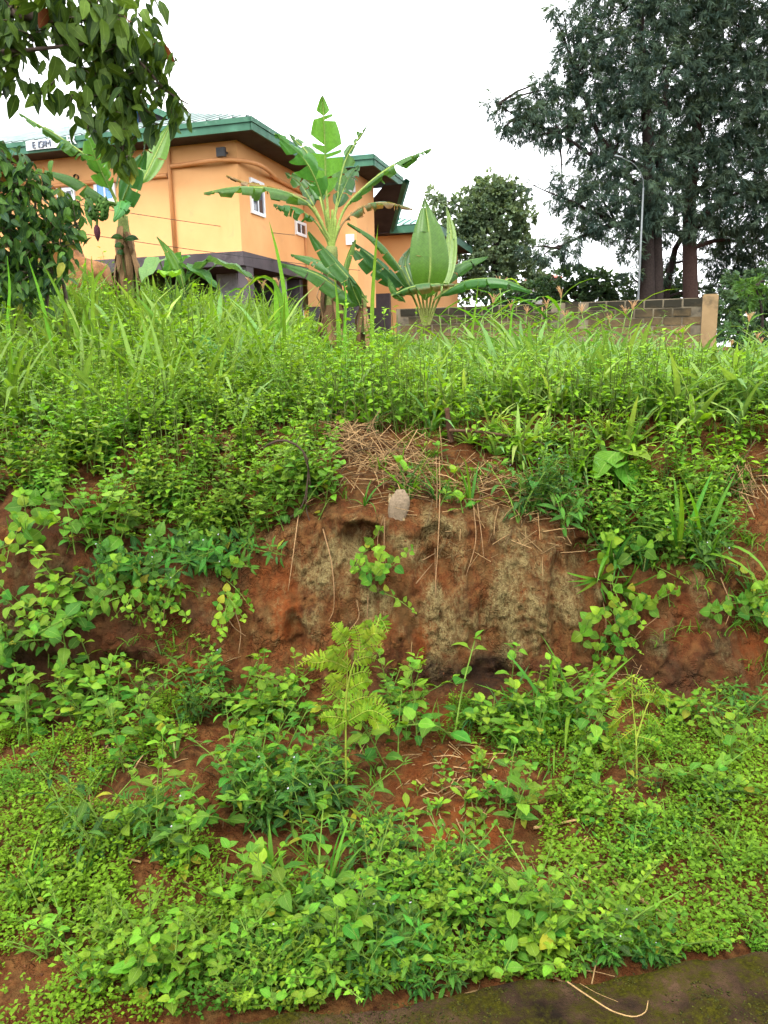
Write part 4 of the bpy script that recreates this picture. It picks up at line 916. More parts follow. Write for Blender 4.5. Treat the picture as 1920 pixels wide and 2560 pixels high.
AL(bt, bo, [Z2(735, 680), Z2(718, 460), Z2(712, 250, 8.9), Z2(701, 62, 8.8)], 0.210, CAMV, .15, .55, 11, cols=LT, pet=.30)
AL(bt, bo, [Z2(722, 640), Z2(690, 480, 8.8), Z2(620, 340, 8.6), Z2(495, 232, 8.4)], 0.210, (-.3, -.8, .5), .5, .6, 12, cols=MD, pet=.26)
AL(bt, bo, [Z2(725, 620), Z2(680, 470, 9.3), Z2(640, 320, 9.4), Z2(555, 232, 9.5)], 0.168, CAMV, .4, .5, 13, cols=DK, pet=.26)
AL(bt, bo, [Z2(735, 690), Z2(650, 545, 8.8), Z2(520, 480, 8.5), Z2(300, 468, 8.2), Z2(188, 492, 8.1)], 0.154, (0, -.25, 1), 1.0, .55, 14, cols=MD, pet=.26, brown=.3)
AL(bt, bo, [Z2(735, 700), Z2(660, 600, 8.8), Z2(590, 555, 8.6), Z2(490, 540, 8.4)], 0.154, (0, -.3, 1), 1.25, .7, 15, cols=DK, pet=.34)
AL(bt, bo, [Z2(660, 520, 9.3), Z2(500, 470, 9.4), Z2(360, 440, 9.5), Z2(285, 415, 9.5)], 0.091, (0, -.5, .8), .8, .75, 16, cols=YL, brown=.8, pet=.1)
AL(bt, bo, [Z2(748, 680), Z2(765, 520, 9.2), Z2(805, 340, 9.3), Z2(900, 192, 9.4)], 0.140, (.4, -.8, .3), .55, .75, 17, cols=MD, pet=.34)
AL(bt, bo, [Z2(750, 690), Z2(795, 560, 9.0), Z2(890, 455, 8.9), Z2(1040, 350, 8.8), Z2(1172, 300, 8.7)], 0.147, (0, -.2, 1), 1.25, .85, 18, cols=MD, pet=.26)
AL(bt, bo, [Z2(748, 710), Z2(795, 610, 9.1), Z2(880, 545, 9.2), Z2(990, 530, 9.3), Z2(1092, 560, 9.3)], 0.140, (0, -.3, 1), 1.3, .95, 19, cols=DK, brown=.9, pet=.26)
AL(bt, bo, [Z2(742, 640, 9.3), Z2(790, 480, 9.5), Z2(830, 400, 9.6), Z2(860, 370, 9.7)], 0.154, CAMV, .4, .4, 20, cols=DK, pet=.3)
AL(bt, bo, [Z2(705, 620, 9.2), Z2(640, 500, 9.3), Z2(600, 440, 9.4), Z2(540, 400, 9.4)], 0.168, CAMV, .5, .5, 21, cols=DK, pet=.3)
# suckers at its foot
st_, so_ = bplant('leaning banana sucker with drooping leaves at the foot of the tall banana', Z2(860, 990, 8.2), 'banana_sucker')
pseudostem(st_, so_, [Z2(880, 1090, 8.2), Z2(875, 1000, 8.2), Z2(880, 930, 8.2)], .05, .035, 2, 6)
AL(st_, so_, [Z2(900, 960, 8.1), Z2(820, 860, 8.0), Z2(740, 770, 7.9), Z2(640, 655, 7.8)], 0.125, (.5, -.7, .5), .5, .1, 22, cols=MD, pet=.08)
AL(st_, so_, [Z2(890, 980, 8.2), Z2(800, 920, 8.0), Z2(680, 840, 7.9), Z2(520, 795, 7.7)], 0.140, (0, -.7, .7), .7, .12, 23, cols=DK, pet=.08)
AL(st_, so_, [Z2(790, 880, 8.3), Z2(740, 820, 8.4), Z2(660, 775, 8.5), Z2(565, 756, 8.6)], 0.086, (0, -.5, .8), .6, .15, 24, cols=MD, pet=.08)
AL(st_, so_, [Z2(790, 880, 8.3), Z2(800, 800, 8.3), Z2(825, 730, 8.3), Z2(845, 690, 8.3)], 0.058, (-.6, -.6, .2), .9, .05, 25, cols=LT, pet=.1)
AL(st_, so_, [Z2(870, 985, 8.0), Z2(850, 940, 7.9), Z2(830, 890, 7.8), Z2(815, 850, 7.8)], 0.078, CAMV, .3, .0, 26, cols=DK, pet=.1)
AL(st_, so_, [Z2(1040, 900, 8.9), Z2(960, 830, 8.8), Z2(880, 770, 8.7), Z2(822, 720, 8.7)], 0.156, (0, -.8, .5), .6, .3, 27, cols=DK, pet=.05)
# young clump with the big upright leaf
yt, yo = bplant('young banana clump with one huge upright leaf beside the block wall', Z2(1150, 985, 8.8), 'banana_clump')
b = Buf()
for x in (-62, -38, -18, 4, 24, 44, 66): tube(b, spline(np.array([P(*Z2(1150 + x * .15, 1060, 8.7)), P(*Z2(1150 + x * .6, 980, 8.65 + abs(x) * .002)), P(*Z2(1150 + x * 1.2, 900, 8.6))]), 7) - yo, np.linspace(.016, .010, 7), 7, (.20, .22, .06))
obj('leaf_stalk', b, 'stem', yt)
AL(yt, yo, [Z2(1145, 950, 8.5), Z2(1166, 840, 8.35), Z2(1165, 680, 8.35), Z2(1143, 516, 8.5)], 0.235, (.2, -1, .1), .22, .0, 31, cols=LT, pet=.02, tipk=.12, skew=-.6)
AL(yt, yo, [Z2(1215, 920, 8.9), Z2(1245, 790, 9.1), Z2(1256, 660, 9.2), Z2(1238, 548, 9.3)], 0.106, (-.5, -.8, .1), .2, .0, 32, cols=(np.array([.17, .29, .075]), np.array([.15, .27, .06])), pet=.02, tipk=.3, skew=-.75)
AL(yt, yo, [Z2(1100, 930, 8.6), Z2(1030, 800, 8.5), Z2(920, 680, 8.3), Z2(808, 618, 8.2)], 0.095, (.1, -.35, 1), 1.0, .12, 33, cols=MD, pet=.06)
AL(yt, yo, [Z2(1100, 940, 8.7), Z2(1010, 850, 8.6), Z2(910, 760, 8.5), Z2(830, 700, 8.4)], 0.123, (0, -.8, .6), .7, .2, 34, cols=DK, pet=.05)
AL(yt, yo, [Z2(1180, 930, 9.0), Z2(1230, 850, 9.1), Z2(1300, 795, 9.2), Z2(1418, 765, 9.3)], 0.123, (0, -.55, .9), .7, .15, 35, cols=MD, pet=.08)
AL(yt, yo, [Z2(1180, 950, 8.6), Z2(1270, 890, 8.5), Z2(1390, 858, 8.3), Z2(1500, 870, 8.2), Z2(1608, 918, 8.1)], 0.106, (0, -.45, .9), 1.0, .2, 36, cols=MD, pet=.08)
AL(yt, yo, [Z2(1000, 930, 8.3), Z2(1080, 895, 8.2), Z2(1180, 880, 8.1), Z2(1275, 885, 8.0)], 0.112, (0, -.4, .9), 1.35, .5, 37, cols=DK, brown=.75, pet=.02)
AL(yt, yo, [Z2(1120, 930, 8.9), Z2(1080, 860, 9.0), Z2(1060, 790, 9.1), Z2(1085, 720, 9.2)], 0.123, CAMV, .3, .1, 38, cols=DK, pet=.05)
AL(yt, yo, [Z2(1060, 960, 8.4), Z2(1010, 910, 8.3), Z2(990, 870, 8.3), Z2(985, 850, 8.3)], 0.050, CAMV, .5, .05, 39, cols=MD, pet=.05)
# fruiting banana by the shrub
ft, fo = bplant('fruiting banana plant with a hanging bunch beside the shrub', Z3(1045, 1420))
pseudostem(ft, fo, [Z3(1060, 1640), Z3(1050, 1400), Z3(1030, 1150), Z3(1020, 960)], .095, .06, 3, 52)
Z3y = lambda x, y, Y: Z3(x, y, Y)
AL(ft, fo, [Z3(1000, 930), Z3(900, 720, 9.2), Z3(800, 500, 9.0), Z3(715, 265, 8.9)], 0.163, (.2, -.9, .2), .35, .35, 41, cols=LT, pet=.3)
AL(ft, fo, [Z3(960, 820), Z3(820, 560, 9.1), Z3(520, 320, 9.0), Z3(155, 112, 8.9)], 0.136, (-.1, -.5, .9), 1.0, .6, 42, cols=MD, pet=.2)
AL(ft, fo, [Z3(1000, 940), Z3(830, 790, 9.1), Z3(600, 640, 8.9), Z3(325, 580, 8.7)], 0.170, (0, -.4, .9), 1.0, .2, 43, cols=MD, pet=.15)
AL(ft, fo, [Z3(1020, 990), Z3(1020, 830, 9.1), Z3(1120, 600, 8.9), Z3(1210, 420, 8.7)], 0.184, CAMV, .2, .25, 44, cols=DK, pet=.1)
AL(ft, fo, [Z3(1020, 960), Z3(1200, 640, 9.5), Z3(1300, 430, 9.6), Z3(1412, 195, 9.7)], 0.136, CAMV, .3, .05, 45, cols=LT, pet=.35)
AL(ft, fo, [Z3(1020, 930), Z3(1000, 860, 8.8), Z3(985, 920, 8.7), Z3(940, 1010, 8.6)], 0.116, (0, -.8, .6), .4, .1, 46, cols=(BLUE * 1.5, BLUE * 1.8), pet=.1)
AL(ft, fo, [Z3(1010, 930), Z3(890, 640, 9.6), Z3(880, 500, 9.7), Z3(890, 380, 9.8)], 0.102, CAMV, .5, .7, 47, cols=MD, pet=.4)
for k, (x, y) in enumerate(((920, 1130), (950, 1200), (975, 1260), (1150, 1140))):
    AL(ft, fo, [Z3(1030, y + 20, 9.3), Z3((1030 + x) / 2, y, 9.25), Z3(x, y + 15, 9.2)], 0.041, CAMV, .4, .0, 50 + k, cols=DK, pet=.1, n=8)
b = Buf(); stalk = spline(np.array([P(*Z3(1010, 900, 9.2)), P(*Z3(900, 850, 9.0)), P(*Z3(820, 870, 8.9)), P(*Z3(805, 1000, 8.9)), P(*Z3(803, 1060, 8.9))]), 12) - fo
tube(b, stalk, np.linspace(.022, .012, 12), 6, (.10, .16, .04)); bunch = obj('bunch_stalk', b, 'stem', ft)
r7 = np.random.default_rng(9)
for hnd in range(4):
    for k in range(7):
        c = P(*Z3(808 + r7.normal(0, 6), 880 + hnd * 32, 8.9)) - fo; a = k / 7 * 2 * PI + hnd; d = np.array([math.cos(a), math.sin(a), 0])
        b = Buf(); tube(b, spline(np.array([c + d * .02, c + d * .085 - [0, 0, .01], c + d * .11 + [0, 0, .06], c + d * .105 + [0, 0, .10]]), 7), np.array([.008, .016, .018, .018, .017, .013, .005]), 6, np.array([.045, .095, .02]) * r7.uniform(.7, 1.5)); obj('fruit', b, 'stem', bunch)
c = P(*Z3(803, 1060, 8.9)) - fo; b = Buf(); tube(b, np.array([c + [0, 0, .03], c, c - [0, 0, .05], c - [0, 0, .10], c - [0, 0, .14]]), [.012, .032, .036, .024, .004], 8, (.065, .022, .030)); obj('flower_bud', b, 'stem', bunch)
# pale cocoyam / young banana cluster on the ridge
def cocoyam(label, base, leaves, name='cocoyam_plant', seed=0):
    p = P(*base); org = np.array([p[0], p[1], gz(p[0], p[1])]); t = thing(name, org, label, 'cocoyam plant'); rng = np.random.default_rng(seed)
    for (tx, ty, tY), L, az, el, colr in leaves:
        tip = P(tx, ty, tY) - org; b = Buf()
        n = 12; tt = np.linspace(0, 1, n); wdt = np.sin(PI * np.clip(tt * .86 + .14, 0, 1) ** .8) ** .8 * .40 * L; wdt[0] = .22 * L
        d = np.array([math.cos(az) * math.cos(el), math.sin(az) * math.cos(el), math.sin(el)]); s = np.cross(d, [0, 0, 1]); s /= np.linalg.norm(s); nn = np.cross(s, d)
        V = []; U = []
        for f in np.linspace(-1, 1, 9):
            back = -.22 * L * (abs(f) ** 1.2) * (1 - tt) ** 2
            V.append(tip + d * ((tt * L) + back)[:, None] + s * (f * wdt)[:, None] + nn * (.28 * abs(f) * wdt - .22 * L * tt ** 2 + .02 * np.sin(tt * 14 + f * 5))[:, None]); U.append(np.stack([0 * tt + .5 + f / 2, tt], 1))
        qd = [(i * n + j, i * n + j + 1, (i + 1) * n + j + 1, (i + 1) * n + j) for i in range(8) for j in range(n - 1)]
        b.add(np.array(V).reshape(-1, 3), quads=qd, col=np.array(colr), uv=np.array(U).reshape(-1, 2)); lf = obj('leaf', b, 'weed', t)
        b = Buf(); tube(b, spline(np.array([[rng.normal(0, .02), 0, 0], tip * [.4, .4, .7], tip + d * L * .02]), 8), np.linspace(.014, .006, 8), 6, (.12, .2, .06)); obj('stalk', b, 'stem', lf)
    return t
cocoyam('broad arrow shaped cocoyam leaf standing out of the weeds below the banana', (520, 930, 6.3), [((498, 860, 6.1), .34, rad(-35), rad(-28), (.09, .22, .045))], seed=1)
cocoyam('cluster of pale cocoyam leaves on the ridge before the dark undercroft', (430, 740, 8.6), [((400, 650, 8.5), .36, rad(-120), rad(-30), (.11, .22, .07)), ((425, 690, 8.3), .30, rad(-80), rad(10), (.19, .34, .03)), ((470, 672, 8.5), .38, rad(-20), rad(-20), (.10, .22, .06)), ((540, 660, 8.6), .42, rad(-10), rad(-10), (.10, .22, .09)), ((455, 645, 8.7), .30, rad(150), rad(-15), (.08, .18, .05)), ((520, 655, 8.6), .32, rad(190), rad(-25), (.09, .2, .07))], seed=2)
yb, yb0 = bplant('narrow young banana shoot leaning over the cocoyam leaves', (455, 735, 8.4), 'banana_sucker')
AL(yb, yb0, [(462, 735, 8.4), (450, 680, 8.4), (430, 640, 8.4), (392, 592, 8.4)], 0.070, (.5, -.8, .3), .4, .0, 61, cols=LT, pet=.1)
cocoyam('pale round leaved plant among grasses right of the stake', (1255, 1000, 6.0), [((1250, 972, 6.0), .22, rad(-60), rad(5), (.12, .25, .09)), ((1238, 960, 6.0), .18, rad(-140), rad(5), (.11, .24, .08))], seed=3, name='broadleaf_rosette')
# ------------------------------------------------------------------ small plants
def rotz(a): c, s = math.cos(a), math.sin(a); return np.array([[c, -s, 0], [s, c, 0], [0, 0, 1]])
LEAFMESH = {}
def leafmesh(kind, i, ci, col, mat):
    key = (kind, i, ci, mat)
    if key not in LEAFMESH:
        b = Buf(); b.inst(TP[kind][i], np.eye(3)[None], np.zeros((1, 3)), np.ones(1), np.array(col)[None]); LEAFMESH[key] = b.mesh('leaf', mat)
    return LEAFMESH[key]
class Variant:
    def __init__(s): s.stem = Buf(); s.leaves = []; s.extra = []; s.mat = 'weed'; s._m = None
    def leaf(s, kind, R, T, S, ci): s.leaves.append((kind, int(RNG.integers(0, len(TP[kind]))), R, np.asarray(T), S, ci))
    def meshes(s, pal):
        if s._m is None:
            fb = Buf()
            for kind, i, R, T, S, ci in s.leaves: fb.inst(TP[kind][i], R[None], T[None], np.array([S]), (pal[ci] * RNG.uniform(.8, 1.2))[None])
            s._m = (s.stem.mesh('stem', 'stem'), fb.mesh('foliage', s.mat))
        return s._m
PAL = [LIME, LIME * .6 + MIDG * .4, MIDG, MIDG * .6 + DEEP * .4, DEEP, BLUE, YELL, np.array([.20, .12, .035]), np.array([.25, .37, .07]), np.array([.14, .28, .07])]
def weed_variant(seed, h=.3, nodes=4, L=.09, kind='ov', lean=.15, pal=(0, 1, 2), tip=3, stems=1, up=.25, mat='weed', flower=0, stemcol=(.10, .17, .025)):
    r = np.random.default_rng(seed); V = Variant(); V.mat = mat
    for s_ in range(stems):
        hh = h * r.uniform(.65, 1.05) if s_ else h; a0 = r.uniform(0, 2 * PI); ln = lean * r.uniform(.4, 1.6) * (1 + .8 * (stems > 1))
        pts = spline(np.array([[0, 0, 0], [math.cos(a0) * ln * hh * .35, math.sin(a0) * ln * hh * .35, hh * .5], [math.cos(a0) * ln * hh, math.sin(a0) * ln * hh, hh]]), 9)
        tube(V.stem, pts, np.linspace(.0032, .0014, 9), 5, np.array(stemcol) * r.uniform(.7, 1.3))
        for i in range(1, nodes + 1):
            t = (i - .4) / nodes * .95 + .03; p = pts[min(8, int(t * 8))] * (1 - (t * 8) % 1) + pts[min(8, int(t * 8) + 1)] * ((t * 8) % 1)
            for sd in (0, 1):
                a = i * PI / 2 + sd * PI + r.normal(0, .35) + a0; d = np.array([math.cos(a), math.sin(a), up + .5 * t + r.normal(0, .15)])
                S = L * (1.05 - .55 * t ** 2) * r.uniform(.75, 1.2) * (.75 if i == 1 else 1); pet = S * .28; q = p + d / np.linalg.norm(d) * pet
                tube(V.stem, np.array([p, q]), .0014, 3, np.array(stemcol))
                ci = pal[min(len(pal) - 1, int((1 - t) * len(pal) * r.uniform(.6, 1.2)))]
                if r.uniform() < .08 and i < 3: ci = 6 + int(r.uniform() < .35)
                V.leaf(kind, frames((d - [0, 0, .2])[None], r.normal(0, .25))[0], q, S, ci)
        for k in range(tip):
            a = r.uniform(0, 2 * PI); d = np.array([math.cos(a), math.sin(a), r.uniform(.5, 1.3)])
            V.leaf(kind, frames(d[None], r.normal(0, .3))[0], pts[-1], L * r.uniform(.3, .55), pal[0])
        if flower:
            for k in range(flower):
                c = pts[-1] + r.normal(0, .008, 3) + [0, 0, .012]; V.extra.append(c)
    return V
def tuft_variant(seed, n=9, L=.3, kind='bladew', pal=(0, 1, 2), spread=.6, mat='grass'):
    r = np.random.default_rng(seed); V = Variant(); V.mat = mat
    for k in range(n):
        a = r.uniform(0, 2 * PI); sp = r.uniform(.15, 1) * spread; d = np.array([math.cos(a) * sp, math.sin(a) * sp, 1.0])
        V.leaf(kind, frames(d[None], r.normal(0, .2))[0], np.array([math.cos(a), math.sin(a), 0]) * .008, L * r.uniform(.55, 1.15), pal[int(r.integers(0, len(pal)))])
    tube(V.stem, np.array([[0, 0, -.01], [0, 0, .03], [.002, 0, L * .22]]), [.006, .005, .003], 5, (.2, .24, .07)); return V
def flowmesh():
    b = Buf(); r = np.random.default_rng(4)
    for k in range(9):
        a = r.uniform(0, 2 * PI); d = np.array([[math.cos(a), math.sin(a), r.uniform(.1, 1.2)]]); b.inst(TP['tinyr'][0], frames(d), np.zeros((1, 3)), np.array([.0045]), np.array([[.42, .40, .46]]))
    return b.mesh('flower', 'stem')
FLOWER = flowmesh()
COUNT = {}
def plant(V, loc, label, cat, group, name, rz=None, s=1.0, tilt=(0, 0), split=False, pal=PAL):
    t = thing(name, loc, label, cat, group)
    t.rotation_euler = (tilt[0], tilt[1], RNG.uniform(0, 2 * PI) if rz is None else rz); t.scale = (s, s, s)
    sm, fm = V.meshes(pal); link('stem', sm, t)
    if split:
        for kind, i, R, T, S, ci in V.leaves:
            o = link('leaf', leafmesh(kind, i, ci, pal[ci], V.mat), t)
            m = Matrix(((R * S).tolist())).to_4x4(); m.translation = Vector(T); o.matrix_basis = m
    else: link('foliage', fm, t)
    for c in V.extra: o = link('flower', FLOWER, t); o.location = c
    COUNT[name] = COUNT.get(name, 0) + 1
    return t
VB = [weed_variant(100 + k, h, nn, L, 'ov', ln, p, stems=st) for k, (h, nn, L, p, st, ln) in enumerate([(.14, 3, .062, (0, 1, 2), 2, .5), (.20, 4, .06, (0, 1, 2), 1, .25), (.24, 4, .072, (1, 2, 2), 1, .2), (.16, 3, .075, (0, 1, 2), 1, .5), (.28, 5, .065, (0, 1, 2), 1, .2), (.12, 2, .07, (0, 1, 1), 2, .7), (.20, 4, .045, (1, 2, 2), 2, .5), (.30, 5, .07, (1, 2, 2), 1, .2), (.14, 3, .06, (0, 1, 2), 3, .8), (.17, 3, .068, (1, 2, 2), 2, .6)])]
VS = [weed_variant(130 + k, h, nn, L, kd, .3, p, stems=st, flower=fl) for k, (h, nn, L, kd, p, st, fl) in enumerate([(.16, 3, .085, 'lance', (2, 3, 4), 3, 0), (.20, 4, .08, 'lance', (3, 4, 4), 3, 0), (.14, 3, .075, 'lance', (1, 2, 3), 2, 0), (.18, 3, .07, 'ovs', (3, 4, 5), 3, 1), (.22, 4, .09, 'lance', (2, 3, 5), 2, 0)])]
VT = [tuft_variant(150 + k, n, L, 'bladew', p, sp) for k, (n, L, p, sp) in enumerate([(8, .26, (2, 3), .7), (10, .34, (1, 2), .6), (7, .22, (2, 5), .9), (12, .30, (2, 3, 5), .8)])]
VH = [weed_variant(170 + k, h, nn, L, 'heart', .5, p, tip=2, up=.1) for k, (h, nn, L, p) in enumerate([(.24, 4, .06, (0, 1, 2)), (.30, 5, .065, (1, 2, 2)), (.20, 3, .07, (0, 1, 1))])]
VR = [weed_variant(180 + k, .05, 2, L, 'obov', .2, (0, 1, 2), tip=4, up=.5) for k, L in enumerate((.04, .055, .07))]
VU = [weed_variant(190 + k, h, nn, L, kd, .16, p, stems=st, up=.35) for k, (h, nn, L, kd, p, st) in enumerate([(.55, 9, .065, 'ovs', (0, 0, 1), 4), (.45, 8, .07, 'ovs', (0, 1, 2), 4), (.65, 10, .06, 'ovs', (0, 1, 2), 3), (.50, 8, .075, 'lances', (1, 2, 3), 4), (.40, 7, .08, 'ovs', (0, 1, 2), 3), (.60, 9, .085, 'lances', (0, 1, 2), 3)])]
VG = [weed_variant(210 + k, .32, 6, .07, 'ov', .2, p, stems=3) for k, p in enumerate([(1, 2, 2), (0, 1, 2), (0, 0, 1)])]       # bushy clump for the lip
VM = [weed_variant(230 + k, h, nn, L, kd, .35, p, stems=st, tip=3, up=.4) for k, (h, nn, L, kd, p, st) in enumerate([(.14, 5, .034, 'ovs', (0, 0, 1), 5), (.18, 6, .030, 'ovs', (0, 1, 2), 4), (.12, 4, .040, 'lances', (0, 1, 1), 6), (.20, 6, .038, 'ovs', (0, 1, 2), 3), (.10, 4, .028, 'ovs', (0, 0, 1), 6)])]
VA = [tuft_variant(250 + k, n, L, 'bladea', (8, 9, 0, 8), sp) for k, (n, L, sp) in enumerate([(16, .42, .8), (20, .36, .9), (14, .48, .6), (18, .40, 1.0)])]
SPEC = {'M': ('smallleaf_weed', VM, 'light green small leaved weed', 'weed', False), 'B': ('broadleaf_weed', VB, 'soft green broadleaf weed', 'weed', True), 'S': ('spearleaf_weed', VS, 'dark green narrow leaved weed', 'weed', False), 'T': ('grass_tuft', VT, 'arching broad bladed grass tuft', 'grass tuft', True),
        'H': ('creeping_vine', VH, 'trailing vine with heart shaped leaves', 'vine', True), 'R': ('weed_seedling', VR, 'tiny pale green weed seedling', 'seedling', False), 'G': ('bushy_weed', VG, 'bushy leafy weed', 'weed', False)}
ZR = np.random.default_rng(77)
def plural(d): return d.replace('vine', 'vines', 1) if 'vine' in d else d + 's'
def distinguish(made, desc, phrase):
    """the extremes of a patch get a label of their own"""
    px = {o.name: proj(np.array(o.location))[0] for _, o in made}; rest = list(made)
    def take(word, key, pick):
        if len(rest) > 1:
            q = pick(rest, key=key); rest.remove(q); q[1]['label'] = f'{word} {desc} {phrase}'
    take('tallest', lambda q: q[0], max); take('shortest', lambda q: q[0], min)
    take('leftmost', lambda q: px[q[1].name], min); take('rightmost', lambda q: px[q[1].name], max)
    if len(rest) > 8: take('nearest', lambda q: q[1].location.y, min); take('hindmost', lambda q: q[1].location.y, max)
def zone(spec, n, cx, cy, rx, ry, phrase, s=(.8, 1.2), hang=False, split=None, square=False):
    name, VV, desc, cat, spl = SPEC[spec]; spl = spl if split is None else split; made = []
    for k in range(n):
        u, v = (ZR.uniform(-1, 1), ZR.uniform(-1, 1))
        if not square:
            while u * u + v * v > 1: u, v = ZR.uniform(-1, 1), ZR.uniform(-1, 1)
        loc, nrm = hit(cx + u * rx, cy + v * ry); sc = ZR.uniform(*s)
        tl = (ZR.normal(0, .12), ZR.normal(0, .12))
        if hang or nrm[2] < .45: tl = (ZR.uniform(.5, 1.0) + (.5 if hang else 0), ZR.normal(0, .25))
        vi = int(ZR.integers(0, len(VV)))
        made.append((sc * VV[vi].stem.v[0][:, 2].max(), plant(VV[vi], loc - nrm * .004, f'{desc} {phrase}', cat, f'{plural(desc)} {phrase}', name, rz=None if not (hang or nrm[2] < .45) else ZR.normal(0, .5), s=sc, tilt=tl, split=spl)))
    if n > 2: distinguish(made, desc, phrase)
    return made
# foot of the cut, the cut itself
zone('B', 34, 130, 1690, 150, 190, 'in the thick patch climbing the shaded end of the cut', (.9, 1.35))
zone('B', 10, 120, 1560, 110, 60, 'topping the thick patch on the shaded end of cut', (1.0, 1.4))
zone('H', 12, 210, 1450, 90, 110, 'climbing the cut above the thick patch', (.9, 1.3))
zone('B', 7, 425, 1480, 50, 45, 'in the round clump hanging on the bare cut', (.6, .8), True)
zone('H', 5, 570, 1480, 25, 60, 'dangling below the leafy lip', (.6, .9), True)
zone('B', 16, 300, 1830, 90, 110, 'below the red scar at the foot of the cut', (.8, 1.2))
zone('T', 1, 440, 1900, 5, 10, 'alone on red soil below the red scar', (1.0, 1.05))
zone('B', 24, 650, 1800, 120, 60, 'at the foot of the cut beside the yellow fern', (.8, 1.15))
zone('S', 10, 500, 1770, 70, 50, 'below the roots at the foot of the cut', (.7, 1.0))
zone('B', 13, 980, 1850, 70, 90, 'behind the yellow fern by the bare soil', (.9, 1.35))
zone('H', 7, 925, 1440, 34, 60, 'dangling from the hole in the cut', (.6, .85), True)
zone('H', 2, 915, 1365, 15, 15, 'growing in the hole of the cut', (.6, .8), True)
zone('B', 1, 1135, 1850, 3, 3, 'standing alone before the black damp stain', (1.5, 1.55))
zone('B', 26, 1360, 1830, 170, 70, 'in the clump below the black damp stain', (.8, 1.2))
zone('T', 10, 1330, 1810, 170, 50, 'in the clump below the black damp stain', (.7, 1.1))
zone('H', 9, 1490, 1600, 60, 90, 'hanging at the end of the bare cut', (.6, .95), True)
zone('B', 5, 1680, 1790, 40, 60, 'at the foot of the small bare cut', (.8, 1.2))
zone('S', 10, 1800, 1800, 100, 60, 'along the foot of the small bare cut', (.6, 1.0))
zone('H', 8, 1560, 1470, 50, 90, 'draping the gap between both bare cuts', (.8, 1.1), True)
zone('T', 5, 1560, 1440, 70, 60, 'over the gap between both bare cuts', (.5, .75), True)
zone('T', 4, 1840, 1480, 60, 60, 'on the cut near the picture edge', (.5, .75), True)
zone('H', 8, 1840, 1500, 70, 90, 'on the cut near the picture edge', (.6, .9), True)
# lip
zone('G', 44, 480, 1300, 260, 90, 'overhanging the shaded end of the cut', (.55, .9))
zone('B', 22, 560, 1340, 180, 60, 'on the leafy lip of the cut', (.7, 1.0))
zone('S', 16, 560, 1380, 170, 40, 'drooping from the leafy lip', (.8, 1.1), True)
zone('G', 14, 760, 1200, 90, 60, 'under the arched dead twig', (.6, .9))
zone('H', 10, 760, 1270, 70, 60, 'under the arched dead twig', (.7, 1.0))
zone('G', 16, 130, 1180, 150, 60, 'above the bare soil beneath the shrub', (.7, 1.1))
zone('S', 18, 1370, 1290, 80, 60, 'drooping over the lip below the broad rosette', (.9, 1.3))
zone('T', 9, 1350, 1250, 90, 50, 'drooping over the lip below the broad rosette', (.6, .9))
zone('G', 40, 1640, 1320, 200, 100, 'on the bright green bank past the stake', (.55, .85))
zone('B', 20, 1680, 1330, 190, 90, 'on the bright green bank past the stake', (.6, .9))
zone('S', 14, 1720, 1400, 150, 50, 'along the lip past the stake', (.8, 1.1))
zone('T', 10, 1640, 1330, 220, 110, 'on the bright green bank past the stake', (.9, 1.3))
zone('T', 6, 1060, 1260, 160, 40, 'rooted in straw on the lip beside the pale husk', (.5, .8))
zone('R', 18, 1120, 1200, 220, 90, 'rooted in straw above the cut', (.9, 1.4))
zone('R', 8, 480, 1650, 90, 50, 'clinging to the red scar in the cut', (.6, .9))
zone('G', 10, 60, 1250, 90, 40, 'spilling over the bare soil under the shrub', (.5, .75))
zone('H', 9, 70, 1320, 90, 60, 'spilling over the bare soil under the shrub', (.7, 1.0), True)
zone('H', 6, 320, 1450, 60, 50, 'between the climbing vines and the round clump', (.6, .9), True)
zone('S', 8, 320, 1420, 70, 40, 'between the climbing vines and the round clump', (.7, 1.0), True)
# slope below the cut
zone('S', 34, 750, 2000, 150, 110, 'in the dark flowering patch under the fern', (.7, 1.15))
zone('B', 18, 690, 1990, 160, 100, 'in the dark flowering patch under the fern', (.8, 1.2))
zone('B', 12, 480, 2090, 160, 90, 'on the slope beside the dark flowering patch', (.7, 1.1))
zone('S', 10, 330, 2080, 170, 90, 'scattered on the slope below the thick patch', (.8, 1.2))
zone('T', 7, 130, 2200, 140, 60, 'in the bright carpet near the bottom corner', (.35, .55))
zone('T', 5, 740, 2220, 120, 60, 'below the dark flowering patch', (.45, .65))
zone('B', 10, 700, 2290, 120, 80, 'below the dark flowering patch', (.8, 1.2))
zone('R', 16, 1140, 2020, 130, 110, 'scattered on the bare red soil', (.7, 1.1))
zone('B', 4, 1190, 1985, 40, 50, 'in the middle of the bare red soil', (.5, .7))
zone('B', 5, 1290, 2060, 35, 60, 'at the edge of the bare red soil', (.8, 1.1))
zone('S', 10, 960, 2140, 90, 60, 'bordering the bare red soil', (.6, .9))
zone('B', 13, 1100, 2330, 190, 90, 'in the tangle above the mossy kerb', (.6, .9))
zone('M', 20, 1100, 2310, 220, 110, 'in the tangle above the mossy kerb', (.8, 1.2))
zone('S', 14, 1150, 2270, 200, 90, 'in the tangle above the mossy kerb', (.5, .8))
zone('B', 9, 1330, 2380, 110, 50, 'leaning over the mossy kerb', (.6, .9))
zone('M', 16, 1420, 2330, 160, 60, 'behind those leaning over the kerb', (.7, 1.1))
zone('B', 8, 1560, 2370, 120, 30, 'lining the mossy kerb at its bright end', (.6, .9))
zone('S', 14, 840, 2400, 200, 80, 'beside the kerb under the flowering patch', (.6, .9))
zone('M', 16, 760, 2420, 260, 80, 'beside the kerb under the flowering patch', (.7, 1.1))
